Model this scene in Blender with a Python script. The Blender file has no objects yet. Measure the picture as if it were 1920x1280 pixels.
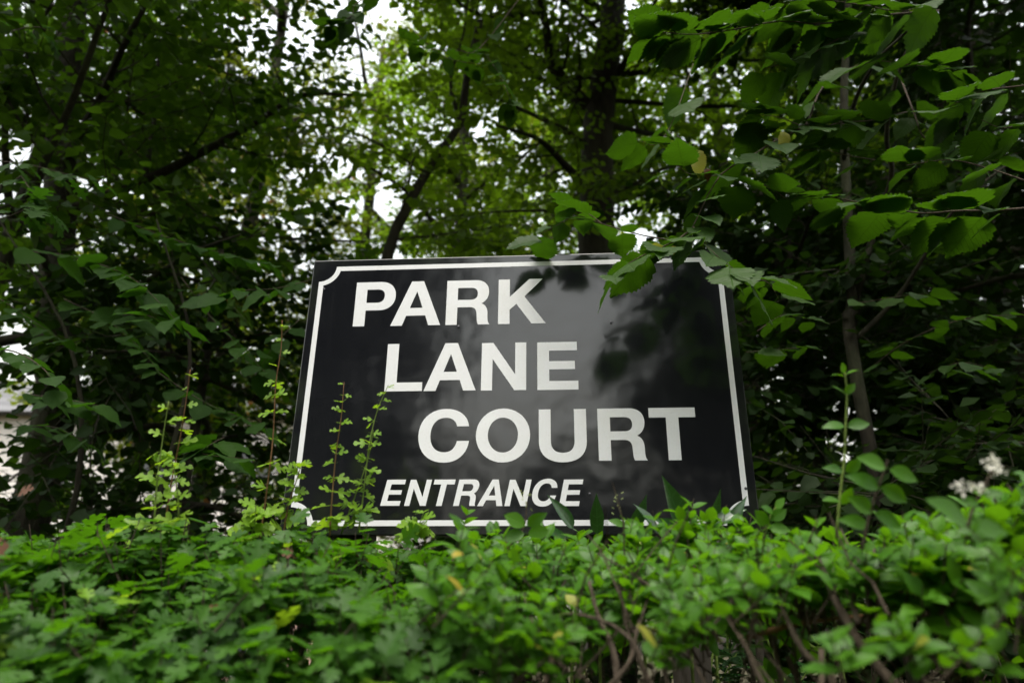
import bpy, math, random
import numpy as np
from mathutils import Vector, Matrix
from mathutils.geometry import tessellate_polygon
rnd = random.Random(7); rng = np.random.default_rng(7)
S = bpy.context.scene; COL = S.collection
# ------------------------------------------------------------------ camera, sky, sun, exposure
PITCH, ROLL, CAMZ, FPX = 0.39979, 0.0102, 1.5, 1385.0
_f = Vector((0, math.cos(PITCH), math.sin(PITCH))); _u = Vector((0, -math.sin(PITCH), math.cos(PITCH))); _r = Vector((1, 0, 0))
c_, s_ = math.cos(ROLL), math.sin(ROLL)
RT = _r*c_ + _u*s_; UP = _u*c_ - _r*s_; FW = _f
CAM = Vector((0, 0, CAMZ))
cd = bpy.data.cameras.new('camera'); cam = bpy.data.objects.new('camera', cd); COL.objects.link(cam)
cam.matrix_world = Matrix(((RT.x, UP.x, -FW.x, 0), (RT.y, UP.y, -FW.y, 0), (RT.z, UP.z, -FW.z, CAMZ), (0, 0, 0, 1)))
cd.sensor_width = 36; cd.lens = FPX/1920*36; cd.clip_start = .02; cd.clip_end = 3000
cd.dof.use_dof = True; cd.dof.focus_distance = 1.98; cd.dof.aperture_fstop = 2.4; cd.dof.aperture_blades = 9
S.camera = cam
w = bpy.data.worlds.new('World'); S.world = w; w.use_nodes = True
wn, wl = w.node_tree.nodes, w.node_tree.links; wn.clear()
SUN_EL, SUN_AZ = math.radians(78), math.radians(196)      # azimuth from +Y clockwise: high behind the camera, veiled by cloud
sky = wn.new('ShaderNodeTexSky'); sky.sky_type = 'NISHITA'; sky.sun_disc = False
sky.sun_elevation = SUN_EL; sky.sun_rotation = SUN_AZ; sky.dust_density = 7.0; sky.air_density = 3.2
hs = wn.new('ShaderNodeHueSaturation'); hs.inputs['Saturation'].default_value = .30
bg = wn.new('ShaderNodeBackground'); bg.inputs['Strength'].default_value = .15
wo = wn.new('ShaderNodeOutputWorld')
wl.new(sky.outputs[0], hs.inputs['Color']); wl.new(hs.outputs[0], bg.inputs['Color']); wl.new(bg.outputs[0], wo.inputs[0])
sl = bpy.data.lights.new('sun', 'SUN'); sl.energy = .5; sl.angle = math.radians(25); sl.color = (1, .96, .9)
so = bpy.data.objects.new('sun', sl); COL.objects.link(so)
sd = Vector((math.sin(SUN_AZ)*math.cos(SUN_EL), math.cos(SUN_AZ)*math.cos(SUN_EL), math.sin(SUN_EL)))
so.rotation_euler = sd.to_track_quat('Z', 'Y').to_euler()
S.view_settings.view_transform = 'Standard'; S.view_settings.look = 'None'
S.view_settings.exposure = 1.62; S.view_settings.gamma = 1
S.render.engine = 'CYCLES'; S.cycles.use_denoising = True
S.cycles.max_bounces = 7; S.cycles.diffuse_bounces = 4; S.cycles.glossy_bounces = 3; S.cycles.transmission_bounces = 3
S.cycles.caustics_reflective = False; S.cycles.caustics_refractive = False

# ------------------------------------------------------------------ helpers
def at(px, py, Y):
    d = FW + RT*((px-960)/FPX) - UP*((py-640)/FPX)
    return CAM + d*(Y/d.y)
def to_px(P):
    P = np.asarray(P) - np.array(CAM); z = P @ np.array(FW)
    zz = np.where(z > .05, z, .05)
    return 960 + FPX*(P @ np.array(RT))/zz, 640 - FPX*(P @ np.array(UP))/zz, z
def empty(name, label, cat, loc=(0, 0, 0), group=None):
    o = bpy.data.objects.new(name, None); COL.objects.link(o); o.location = loc
    o['label'] = label; o['category'] = cat
    if group: o['group'] = group
    return o
def link(name, me, parent=None, mat=None, kind=None):
    o = bpy.data.objects.new(name, me); COL.objects.link(o)
    if mat and not me.materials: me.materials.append(mat)
    if parent: o.parent = parent; o.matrix_parent_inverse = Matrix.Translation(-parent.location)
    if kind: o['kind'] = kind
    return o
class MB:
    def __init__(s): s.v = []; s.f = []
    def tube(s, pts, rad, n=6, cap=True):
        pts = [Vector(p) for p in pts]
        if not hasattr(rad, '__len__'): rad = [rad]*len(pts)
        b = len(s.v); side = None
        for i, p in enumerate(pts):
            t = (pts[min(i+1, len(pts)-1)] - pts[max(i-1, 0)]).normalized()
            if side is None:
                side = t.orthogonal().normalized()
            side = (side - t*side.dot(t)).normalized(); oth = t.cross(side)
            for k in range(n):
                a = 2*math.pi*k/n
                s.v.append(p + (side*math.cos(a) + oth*math.sin(a))*rad[i])
        for i in range(len(pts)-1):
            for k in range(n):
                k2 = (k+1) % n
                s.f.append((b+i*n+k, b+i*n+k2, b+(i+1)*n+k2, b+(i+1)*n+k))
        if cap:
            s.f.append(tuple(b+k for k in reversed(range(n)))); s.f.append(tuple(b+(len(pts)-1)*n+k for k in range(n)))
    def box(s, lo, hi):
        b = len(s.v)
        for z in (lo[2], hi[2]):
            for x, y in ((lo[0], lo[1]), (hi[0], lo[1]), (hi[0], hi[1]), (lo[0], hi[1])): s.v.append(Vector((x, y, z)))
        for f in ((3, 2, 1, 0), (4, 5, 6, 7), (0, 1, 5, 4), (1, 2, 6, 5), (2, 3, 7, 6), (3, 0, 4, 7)): s.f.append(tuple(b+i for i in f))
    def mesh(s, name, smooth=False):
        me = bpy.data.meshes.new(name); me.from_pydata([tuple(v) for v in s.v], [], s.f)
        if smooth: me.polygons.foreach_set('use_smooth', [True]*len(me.polygons))
        me.update(); return me

# ------------------------------------------------------------------ materials
class NT:
    def __init__(s, name):
        s.m = bpy.data.materials.new(name); s.m.use_nodes = True; s.t = s.m.node_tree; s.t.nodes.clear()
        s.out = s.n('ShaderNodeOutputMaterial')
    def n(s, typ, **kw):
        nd = s.t.nodes.new(typ)
        for k, v in kw.items(): setattr(nd, k, v)
        return nd
    def l(s, a, b): s.t.links.new(a, b)
    def val(s, sock, x):
        if hasattr(x, 'links') or isinstance(x, bpy.types.NodeSocket): s.l(x, sock)
        else: sock.default_value = x
    def math(s, op, a, b=0.0, clamp=False):
        nd = s.n('ShaderNodeMath', operation=op, use_clamp=clamp); s.val(nd.inputs[0], a); s.val(nd.inputs[1], b); return nd.outputs[0]
    def mix(s, f, a, b, blend='MIX'):
        nd = s.n('ShaderNodeMix', data_type='RGBA', blend_type=blend); s.val(nd.inputs[0], f)
        s.val(nd.inputs[6], a if not isinstance(a, tuple) else (*a[:3], 1)); s.val(nd.inputs[7], b if not isinstance(b, tuple) else (*b[:3], 1)); return nd.outputs[2]
    def noise(s, scale, detail=3, vec=None, rough=.5):
        nd = s.n('ShaderNodeTexNoise'); nd.inputs['Scale'].default_value = scale; nd.inputs['Detail'].default_value = detail
        nd.inputs['Roughness'].default_value = rough
        if vec is not None: s.l(vec, nd.inputs['Vector'])
        return nd.outputs[0]
    def ramp(s, f, stops):
        nd = s.n('ShaderNodeValToRGB'); s.l(f, nd.inputs[0]); e = nd.color_ramp.elements
        while len(e) < len(stops): e.new(.5)
        for x, (p, c) in zip(e, stops): x.position = p; x.color = (*c, 1) if len(c) == 3 else c
        return nd.outputs[0]
    def bsdf(s, col, rough=.5, spec=.5, metal=0., normal=None):
        nd = s.n('ShaderNodeBsdfPrincipled')
        s.val(nd.inputs['Base Color'], col if not isinstance(col, tuple) else (*col[:3], 1)); s.val(nd.inputs['Roughness'], rough)
        nd.inputs['Specular IOR Level'].default_value = spec; nd.inputs['Metallic'].default_value = metal
        if normal is not None: s.l(normal, nd.inputs['Normal'])
        return nd
    def bump(s, h, strength=.3, dist=.01):
        nd = s.n('ShaderNodeBump'); nd.inputs['Strength'].default_value = strength; nd.inputs['Distance'].default_value = dist; s.l(h, nd.inputs['Height']); return nd.outputs[0]

def leaf_mat(name, lo, hi, trans, tf=.4, rough=.42, spec=.45, under=None, veins=9., vb=.5, dead=0.0, deadcol=(.16, .07, .02)):
    """two-sided leaf: varied colour per leaf, pinnate veins, light shines through"""
    t = NT(name)
    geo = t.n('ShaderNodeNewGeometry'); oi = t.n('ShaderNodeObjectInfo')
    r = t.math('FRACT', t.math('ADD', geo.outputs['Random Per Island'], oi.outputs['Random']))
    r2 = t.math('FRACT', t.math('MULTIPLY', r, 17.31))
    uv = t.n('ShaderNodeUVMap').outputs[0]
    sep = t.n('ShaderNodeSeparateXYZ'); t.l(uv, sep.inputs[0])
    ax = t.math('ABSOLUTE', t.math('SUBTRACT', sep.outputs[0], .5))
    fr = t.math('FRACT', t.math('MULTIPLY', t.math('SUBTRACT', sep.outputs[1], t.math('MULTIPLY', ax, .75)), veins))
    v = t.math('ABSOLUTE', t.math('SUBTRACT', fr, .5))            # 0 between, .5 on the vein
    vein = t.math('MULTIPLY', t.math('SUBTRACT', v, .40, clamp=True), 8., clamp=True)
    mid = t.math('SUBTRACT', 1., t.math('MULTIPLY', ax, 70.), clamp=True)
    vm = t.math('MAXIMUM', vein, mid)
    col = t.mix(r, lo, hi)
    col = t.mix(t.math('MULTIPLY', r2, .35), col, tuple(c*.55 for c in lo))
    tc = t.n('ShaderNodeTexCoord')
    mott = t.noise(9., 3, uv)
    col = t.mix(t.math('MULTIPLY', mott, .35), col, tuple(c*.6 for c in hi))
    col = t.mix(t.math('MULTIPLY', vm, .45), col, tuple(min(1, c*1.9+.012) for c in hi))
    if under: col = t.mix(t.math('MULTIPLY', geo.outputs['Backfacing'], .8), col, under)
    tcol = t.mix(t.math('MULTIPLY', vm, .75), trans, tuple(c*.45 for c in trans))
    if dead:
        isd = t.math('GREATER_THAN', r2, 1-dead); dc = t.mix(mott, deadcol, tuple(c*2.2 for c in deadcol))
        col = t.mix(isd, col, dc); tcol = t.mix(isd, tcol, dc)
    ro = t.math('ADD', rough, t.math('MULTIPLY', geo.outputs['Backfacing'], .2))
    h = t.math('ADD', t.math('MULTIPLY', vm, -1.), t.math('MULTIPLY', mott, .5))
    nrm = t.bump(h, vb, .0012)
    b = t.bsdf(col, ro, spec, normal=nrm)
    tr = t.n('ShaderNodeBsdfTranslucent'); t.l(tcol, tr.inputs[0])
    mx = t.n('ShaderNodeMixShader'); mx.inputs[0].default_value = tf
    t.l(b.outputs[0], mx.inputs[1]); t.l(tr.outputs[0], mx.inputs[2]); t.l(mx.outputs[0], t.out.inputs[0])
    return t.m
M = {}
M['hawthorn'] = leaf_mat('hawthorn_leaf', (.017, .064, .004), (.042, .122, .007), (.09, .26, .005), .36, .46, .20, veins=6, dead=.003)
M['hawthorn_young'] = leaf_mat('young_hawthorn_leaf', (.12, .25, .012), (.19, .33, .018), (.30, .50, .015), .42, .45, .3, veins=6)
M['privet'] = leaf_mat('privet_leaf', (.026, .098, .003), (.060, .170, .005), (.13, .33, .005), .38, .42, .26, veins=7, vb=.3, dead=.003, deadcol=(.20, .16, .02))
M['linden'] = leaf_mat('linden_leaf', (.017, .052, .005), (.034, .082, .007), (.045, .12, .003), .38, .55, .22, under=(.026, .070, .010), veins=9, vb=1.)
M['yellow'] = leaf_mat('yellowing_leaf', (.22, .26, .03), (.32, .30, .04), (.4, .42, .05), .4, .5, .4)
M['brown'] = leaf_mat('dead_leaf', (.08, .03, .014), (.13, .055, .022), (.25, .1, .02), .2, .6, .3)
M['hazel'] = leaf_mat('hazel_leaf', (.016, .048, .006), (.032, .080, .010), (.05, .15, .006), .38, .6, .14, under=(.020, .055, .010))
M['crown_mid'] = leaf_mat('sunlit_crown_leaf', (.028, .065, .006), (.058, .115, .009), (.20, .36, .010), .50, .5, .35, veins=6, vb=.2)  # light on the middle crowns is put into this brighter leaf colour
M['crown_left'] = leaf_mat('olive_crown_leaf', (.022, .045, .006), (.048, .075, .009), (.16, .21, .010), .46, .5, .35, veins=6, vb=.2, dead=.01)
M['crown_dark'] = leaf_mat('shaded_crown_leaf', (.009, .026, .004), (.020, .046, .007), (.030, .075, .004), .32, .6, .16, veins=6, vb=.2)  # deep shade of the wood is put into this darker leaf colour
M['crown_green'] = leaf_mat('green_crown_leaf', (.018, .050, .006), (.042, .095, .010), (.10, .22, .008), .42, .5, .25, veins=6, vb=.2)
M['laurel'] = leaf_mat('laurel_leaf', (.016, .055, .014), (.03, .085, .02), (.06, .16, .02), .15, .22, .6, veins=5, vb=.15)
def bark(name, a, b, green=.3, scale=30):
    t = NT(name); tc = t.n('ShaderNodeTexCoord'); mp = t.n('ShaderNodeMapping'); mp.inputs['Scale'].default_value = (1, 1, .25); t.l(tc.outputs['Object'], mp.inputs[0])
    n1 = t.noise(scale, 6, mp.outputs[0], .65); n2 = t.noise(2.5, 3, tc.outputs['Object'])
    c = t.ramp(n1, ((.3, a), (.7, b))); c = t.mix(t.math('MULTIPLY', t.math('SUBTRACT', n2, .35, clamp=True), green*3), c, (.05, .07, .02))
    t.l(t.bsdf(c, .85, .2, normal=t.bump(n1, .9, .02)).outputs[0], t.out.inputs[0]); return t.m
M['bark'] = bark('mossy_bark', (.010, .008, .006), (.042, .035, .024))
M['twig'] = bark('grey_brown_twig', (.045, .032, .022), (.12, .09, .065), .1, 120)
M['redstem'] = bark('red_young_stem', (.16, .07, .035), (.25, .13, .06), .4, 60)
M['greenstem'] = bark('green_young_stem', (.13, .20, .035), (.2, .27, .06), .1, 60)

# ------------------------------------------------------------------ leaf shapes (unit length along +Y, base at origin)
def leaf_tmpl(half, rows, fold=.18, curl=.25, wave=0., nx=1, pet=.25, seed=0):
    """half: width as a function of t (0..1) -> grid leaf. returns verts, faces, uvs"""
    rr = random.Random(seed); V = []; F = []
    for i in range(rows+1):
        t = i/rows; wd = max(half(t), .0005)
        for k in range(-nx, nx+1):
            x = wd*k/nx
            yy = t
            if k: yy = t + (half(t, True) if nx and abs(k) == nx else 0)
            z = fold*abs(x) - curl*t*t*.5 + wave*math.sin(t*17+k*2.1+seed)*abs(k)/nx
            V.append((x, yy, z))
    n = 2*nx+1
    for i in range(rows):
        for k in range(n-1):
            a = i*n+k; F.append((a, a+1, a+n+1, a+n))
    if pet:
        b = len(V); V += [(-.008, 0, 0), (.008, 0, 0), (.006, -pet, .05), (-.006, -pet, .05)]; F.append((b, b+1, b+2, b+3))
    V = np.array(V); return V, F
def half_linden(wmax=.42, teeth=9, amp=.05):
    tt = [0, .03, .10, .22, .35, .48, .60, .72, .82, .89, .95, 1]; ww = [.02, .50, .82, .99, 1, .92, .77, .56, .34, .19, .08, 0]
    def h(t, dy=False):
        tooth = int(round(t*teeth*2)) % 2
        if dy: return (-.07 if t < .12 else 0.0) + (.018 if tooth else -.012)
        return max(wmax*float(np.interp(t, tt, ww))*(1 + (amp if tooth else -amp)), .002)
    return h
def half_ell(wmax, p=.8, tip=1.):
    def h(t, dy=False):
        if dy: return 0.
        return wmax*max(0, math.sin(math.pi*t**p))**(.75 if t < .6 else tip)
    return h
def poly_tmpl(half_pts, fold=.2, curl=.3, pet=.3, skew=0.):
    """deeply lobed leaf from the outline of its right half"""
    V = []; F = []
    for sgn in (1, -1):
        pts = [(x*sgn*(1+skew*sgn), y) for x, y in half_pts]
        tri = tessellate_polygon([[Vector((x, y, 0)) for x, y in pts]])
        b = len(V); V += [(x, y, fold*abs(x) - curl*y*y*.5 - .25*x*x) for x, y in pts]
        for t3 in tri: F.append(tuple(b+i for i in (t3 if sgn > 0 else t3[::-1])))
    if pet:
        b = len(V); V += [(-.012, 0, 0), (.012, 0, 0), (.01, -pet, .05), (-.01, -pet, .05)]; F.append((b, b+1, b+2, b+3))
    # merge the midrib so that each leaf is one island
    V = np.array(V); key = {}; remap = []; NV = []
    for v in V:
        k = (round(v[0], 4), round(v[1], 4), round(v[2], 4))
        if k not in key: key[k] = len(NV); NV.append(v)
        remap.append(key[k])
    F2 = []
    for f in F:
        g = tuple(remap[i] for i in f)
        if len(set(g)) == len(g):
            a = [NV[i] for i in g[:3]]
            nz = (a[1][0]-a[0][0])*(a[2][1]-a[0][1]) - (a[1][1]-a[0][1])*(a[2][0]-a[0][0])
            F2.append(g if nz > 0 else g[::-1])
    return np.array(NV), F2
HAW = [(0, 0), (.08, .10), (.30, .12), (.44, .22), (.36, .30), (.47, .36), (.36, .42), (.17, .36), (.20, .48), (.42, .52), (.47, .64), (.37, .66), (.40, .75), (.27, .76), (.13, .66), (.14, .80), (.22, .86), (.14, .92), (0, 1), (0, .66), (0, .34)]
HAW3 = [(0, 0), (.07, .30), (.28, .34), (.46, .50), (.40, .62), (.28, .62), (.12, .54), (.13, .72), (.25, .82), (.20, .93), (.08, .95), (0, 1.0), (0, .5)]
OAK = [(0, 0), (.06, .08), (.16, .14), (.10, .22), (.12, .28), (.28, .34), (.26, .41), (.13, .42), (.16, .50), (.36, .57), (.34, .66), (.17, .64), (.18, .72), (.30, .80), (.24, .87), (.12, .86), (.08, .95), (0, 1), (0, .72), (0, .45), (0, .2)]
T = {}
HLO = [(0, 0), (.10, .12), (.42, .20), (.40, .38), (.16, .38), (.42, .56), (.38, .74), (.13, .68), (.20, .88), (0, 1)]
T['hawlo'] = [poly_tmpl(HLO, .25, .3, 0), poly_tmpl(HLO, .05, .6, 0, .1)]
T['linden'] = [leaf_tmpl(half_linden(.42, 13, .07), 26, .12, .22, .012, 2, .3, 1), leaf_tmpl(half_linden(.38, 13, .08), 26, .2, .38, .018, 2, .3, 2), leaf_tmpl(half_linden(.45, 13, .07), 26, -.08, .25, .02, 2, .3, 3)]
T['haw'] = [poly_tmpl(HAW, .25, .3), poly_tmpl(HAW, .05, .6, skew=.1), poly_tmpl([(x*.85, y) for x, y in HAW], .4, .15, skew=-.1)]
T['haw3'] = [poly_tmpl(HAW3, .3, .3), poly_tmpl(HAW3, .1, .6)]
T['oak'] = [poly_tmpl(OAK, .2, .4), poly_tmpl(OAK, .05, .7)]
T['privet'] = [leaf_tmpl(half_ell(.30, .9), 8, .3, .3, 0, 1, .08), leaf_tmpl(half_ell(.27, .85), 8, .2, .6, .004, 1, .08, 2), leaf_tmpl(half_ell(.33, .95), 8, .15, .1, .006, 1, .08, 3)]
T['laurel'] = [leaf_tmpl(half_ell(.19, .75, 1.2), 10, .3, .4, .003, 1, .06), leaf_tmpl(half_ell(.17, .7, 1.2), 10, .4, .1, 0, 1, .06, 4)]
T['privlo'] = [leaf_tmpl(half_ell(.31, .9), 4, .3, .35, 0, 1, 0), leaf_tmpl(half_ell(.28, .85), 4, .15, .6, 0, 1, 0)]
T['small'] = [leaf_tmpl(half_ell(.42, .72, 1.1), 3, .25, .4, 0, 1, 0), leaf_tmpl(half_ell(.38, .7, 1.1), 3, .1, .7, 0, 1, 0)]
def tiny(w, z1, z2): return np.array([(0, 0, 0), (w, .32, z1), (w*.72, .70, z2*.6), (0, 1, z2), (-w*.72, .70, z2*.6), (-w, .32, z1)], float), [(0, 1, 2, 3), (0, 3, 4, 5)]
T['tiny'] = [tiny(.40, .08, -.2), tiny(.37, .02, -.35), tiny(.42, .12, -.1)]
def tmpl_uv(V): return np.stack([V[:, 0]+.5, V[:, 1]], -1)

class Leaves:
    """collects leaf transforms; writes the largest in view as objects, the rest as one mass"""
    def __init__(s): s.p = []; s.t = []; s.n = []; s.s = []
    def add(s, p, t, n, size): s.p.append(tuple(p)); s.t.append(tuple(t)); s.n.append(tuple(n)); s.s.append(size)
    def arrays(s):
        P = np.array(s.p).reshape(-1, 3); Tn = np.array(s.t).reshape(-1, 3); N = np.array(s.n).reshape(-1, 3); Z = np.array(s.s)
        Tn = Tn/np.linalg.norm(Tn, axis=1, keepdims=True)
        N = N - Tn*(N*Tn).sum(1, keepdims=True); N = N/np.maximum(np.linalg.norm(N, axis=1, keepdims=True), 1e-6)
        X = np.cross(Tn, N)
        return P, np.stack([X, Tn, N], -1), Z          # columns side, tip, normal
    def emit(s, parent, mat, tm, single=300, mass='foliage', lname='leaf', lo=None):
        if not s.p: return
        P, R, Z = s.arrays(); n = len(P); tms = T[tm]; which = np.arange(n) % len(tms)
        x, y, z = to_px(P + R[:, :, 1]*Z[:, None]*.5)
        inf = (x > -20) & (x < 1940) & (y > -20) & (y < 1300) & (z > .2)
        face = np.abs(((P-np.array(CAM))/np.linalg.norm(P-np.array(CAM), axis=1, keepdims=True)*R[:, :, 2]).sum(1))
        score = np.where(inf, Z/np.maximum(z, .1)*(.3+face), 0)
        order = np.argsort(-score); k = min(single, int((score > 0).sum())); sel = order[:k]; rest = order[k:]
        meshes = []
        for j, (V, F) in enumerate(tms): meshes.append(leaf_mesh(tm+'_'+lname, V, F, mat))
        pl = np.array(parent.location)
        for i in sel:
            o = bpy.data.objects.new(lname, meshes[which[i]]); COL.objects.link(o); o.parent = parent
            m = np.eye(4); m[:3, :3] = R[i]*Z[i]; m[:3, 3] = P[i]-pl
            o.matrix_basis = Matrix(m.tolist())
        if len(rest):
            if lo: tms = T[lo]; which = np.arange(n) % len(tms)
            Vs = []; Fs = []; Us = []; off = 0
            for j, (V, F) in enumerate(tms):
                idx = rest[which[rest] == j]
                if not len(idx): continue
                W = np.einsum('nij,kj->nki', R[idx]*Z[idx][:, None, None], V) + P[idx][:, None, :] - pl
                Vs.append(W.reshape(-1, 3)); uv = tmpl_uv(V)
                loops = np.array([i for f in F for i in f]); sizes = np.array([len(f) for f in F])
                L = (loops[None, :] + (np.arange(len(idx))*len(V))[:, None]).ravel() + off
                Fs.append((L, np.tile(sizes, len(idx)))); Us.append(np.tile(uv[loops], (len(idx), 1))); off += len(idx)*len(V)
            V = np.concatenate(Vs); L = np.concatenate([a for a, b in Fs]); Sz = np.concatenate([b for a, b in Fs]); U = np.concatenate(Us)
            me = bpy.data.meshes.new(mass); me.vertices.add(len(V)); me.vertices.foreach_set('co', V.ravel().astype(np.float32))
            me.loops.add(len(L)); me.loops.foreach_set('vertex_index', L.astype(np.int32))
            me.polygons.add(len(Sz)); st = np.concatenate([[0], np.cumsum(Sz)[:-1]]); me.polygons.foreach_set('loop_start', st.astype(np.int32))
            me.polygons.foreach_set('use_smooth', np.ones(len(Sz), dtype=bool))
            me.update(calc_edges=True); ul = me.uv_layers.new(name='UVMap'); ul.data.foreach_set('uv', U.ravel().astype(np.float32))
            me.materials.append(mat); o = bpy.data.objects.new(mass, me); COL.objects.link(o); o.parent = parent; o['kind'] = 'stuff'
_lm = {}
def leaf_mesh(name, V, F, mat):
    key = (name, len(V), float(V.sum()), mat.name)
    if key in _lm: return _lm[key]
    me = bpy.data.meshes.new(name); me.from_pydata(V.tolist(), [], F); ul = me.uv_layers.new(name='UVMap')
    uv = tmpl_uv(V); ul.data.foreach_set('uv', np.array([uv[l.vertex_index] for l in me.loops]).ravel())
    me.polygons.foreach_set('use_smooth', [True]*len(me.polygons)); me.materials.append(mat); me.update(); _lm[key] = me; return me
def one_leaf(parent, tm, mat, p, tip, nrm, size, name='leaf', label=None, v=0):
    V, F = T[tm][v % len(T[tm])]; me = leaf_mesh(tm+'_'+name, V, F, mat)
    o = bpy.data.objects.new(name, me); COL.objects.link(o); o.parent = parent
    tip = Vector(tip).normalized(); nrm = Vector(nrm); nrm = (nrm - tip*nrm.dot(tip)).normalized(); X = tip.cross(nrm)
    wm = Matrix(((X.x, tip.x, nrm.x, 0), (X.y, tip.y, nrm.y, 0), (X.z, tip.z, nrm.z, 0), (0, 0, 0, 1)))
    pw = Vector(p) - (parent.location if parent.parent is None else Vector())
    o.matrix_basis = Matrix.Translation(pw) @ wm @ Matrix.Scale(size, 4)
    if label: o['label'] = label
    return o
def rv(s=1.): return Vector((rnd.gauss(0, s), rnd.gauss(0, s), rnd.gauss(0, s)))
def curve(pts, n):
    """Catmull-Rom through points"""
    P = [Vector(p) for p in pts]; P = [P[0]*2-P[1]] + P + [P[-1]*2-P[-2]]; out = []
    segs = len(P)-3
    for i in range(n+1):
        u = i/n*segs; k = min(int(u), segs-1); t = u-k; a, b, c, d = P[k:k+4]
        out.append(.5*((2*b) + (c-a)*t + (2*a-5*b+4*c-d)*t*t + (3*b-a-3*c+d)*t**3))
    return out

# ------------------------------------------------------------------ ground
def build_ground():
    t = NT('soil_and_litter'); tc = t.n('ShaderNodeTexCoord'); n1 = t.noise(3., 8, tc.outputs['Object'], .6); n2 = t.noise(40., 4, tc.outputs['Object'])
    c = t.ramp(n1, ((.35, (.018, .013, .008)), (.6, (.022, .028, .009)))); c = t.mix(t.math('MULTIPLY', n2, .6), c, (.05, .033, .018))
    t.l(t.bsdf(c, .95, .1, normal=t.bump(n2, .6, .02)).outputs[0], t.out.inputs[0])
    m = MB(); n = 40; xs = [math.copysign(abs(i/20-1)**3, i/20-1)*1500 for i in range(n+1)]
    for y in xs:
        for x in xs: m.v.append(Vector((x, y, .04*math.sin(x*.7)*math.cos(y*.9) if abs(x) < 60 and abs(y) < 60 else 0)))
    for j in range(n):
        for i in range(n): a = j*(n+1)+i; m.f.append((a, a+1, a+n+2, a+n+1))
    link('ground', m.mesh('ground', True), None, t.m, 'structure')
build_ground()

# ------------------------------------------------------------------ sign
def bez(p0, p1, p2, p3, n=10):
    return [tuple((1-t)**3*a + 3*(1-t)**2*t*b + 3*(1-t)*t*t*c + t**3*d for a, b, c, d in zip(p0, p1, p2, p3)) for t in [i/n for i in range(1, n+1)]]
def ell(cx, cy, rx, ry, k=.565, rev=False):
    q = [(cx+rx, cy)]
    for a, b in (((1, 0), (0, 1)), ((0, 1), (-1, 0)), ((-1, 0), (0, -1)), ((0, -1), (1, 0))):
        p0 = (cx+rx*a[0], cy+ry*a[1]); p3 = (cx+rx*b[0], cy+ry*b[1])
        p1 = (p0[0]+rx*k*b[0], p0[1]+ry*k*b[1]); p2 = (p3[0]+rx*k*a[0], p3[1]+ry*k*a[1]); q += bez(p0, p1, p2, p3)
    return q[:-1]
def G():
    g = {}
    g['P'] = [[(0, 0), (0, 139), (72, 139)] + bez((72, 139), (100, 139), (117, 121), (117, 94)) + bez((117, 94), (117, 67), (100, 49), (72, 49)) + [(33, 49), (33, 0)],
              [(33, 115), (64, 115)] + bez((64, 115), (78, 115), (85, 108), (85, 94.5)) + bez((85, 94.5), (85, 81), (78, 73), (64, 73)) + [(33, 73)]]
    g['A'] = [[(0, 0), (33, 0), (43.5, 30.5), (98, 30.5), (108, 0), (142, 0), (89, 139), (54, 139)], [(52.5, 54.5), (71, 107), (89, 54.5)]]
    g['R'] = [[(0, 0), (0, 139), (82, 139)] + bez((82, 139), (107, 139), (121, 124), (121, 102)) + bez((121, 102), (121, 84), (113, 72), (100, 65)) +
              bez((100, 65), (113, 60), (118, 48), (118, 30)) + bez((118, 30), (118, 12), (119, 5), (124, 0)) + [(92, 0)] + bez((92, 0), (87, 8), (88, 20), (87, 32)) + bez((87, 32), (86, 48), (80, 54), (66, 54)) + [(32, 54), (32, 0)],
              [(32, 115), (68, 115)] + bez((68, 115), (82, 115), (89, 109), (89, 96)) + bez((89, 96), (89, 83), (82, 77), (68, 77)) + [(32, 77)]]
    g['K'] = [[(0, 0), (0, 139), (32, 139), (32, 83), (87.5, 139), (125.5, 139), (73.5, 84), (133, 0), (93.5, 0), (51, 61.5), (32, 43.5), (32, 0)]]
    g['L'] = [[(0, 0), (0, 139), (32, 139), (32, 25), (103, 25), (103, 0)]]
    g['N'] = [[(0, 0), (0, 138), (31.5, 138), (92, 45), (92, 138), (122, 138), (122, 0), (90, 0), (30, 91), (30, 0)]]
    g['E'] = [[(0, 0), (0, 138), (108, 138), (108, 113), (32, 113), (32, 82), (101.5, 82), (101.5, 58.5), (32, 58.5), (32, 25), (109.5, 25), (109.5, 0)]]
    g['C'] = [[(134, 94)] + bez((134, 94), (130, 124), (106, 142.5), (71.5, 142.5)) + bez((71.5, 142.5), (29, 142.5), (0, 113), (0, 70)) + bez((0, 70), (0, 26), (28, -3), (71, -3)) +
              bez((71, -3), (106, -3), (131, 19), (135, 54.5)) + [(103, 54.5)] + bez((103, 54.5), (99, 35), (88, 24.5), (71, 24.5)) + bez((71, 24.5), (46, 24.5), (32, 42), (32, 70)) + bez((32, 70), (32, 98), (46, 118), (71, 118)) + bez((71, 118), (88, 118), (98, 110), (102.5, 94))]
    g['O'] = [ell(71.2, 70, 71.2, 72.7), ell(71, 70.5, 39.7, 47)]
    g['U'] = [[(0, 139), (31, 139), (31, 54)] + bez((31, 54), (31, 32), (42, 22), (62, 22)) + bez((62, 22), (82, 22), (92.5, 32), (92.5, 54)) + [(92.5, 139), (124, 139), (124, 52)] +
              bez((124, 52), (124, 17), (101, -3), (62, -3)) + bez((62, -3), (23, -3), (0, 17), (0, 52))]
    g['T'] = [[(0, 139), (119.5, 139), (119.5, 113), (75.8, 113), (75.8, 0), (43.5, 0), (43.5, 113), (0, 113)]]
    return g
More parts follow.
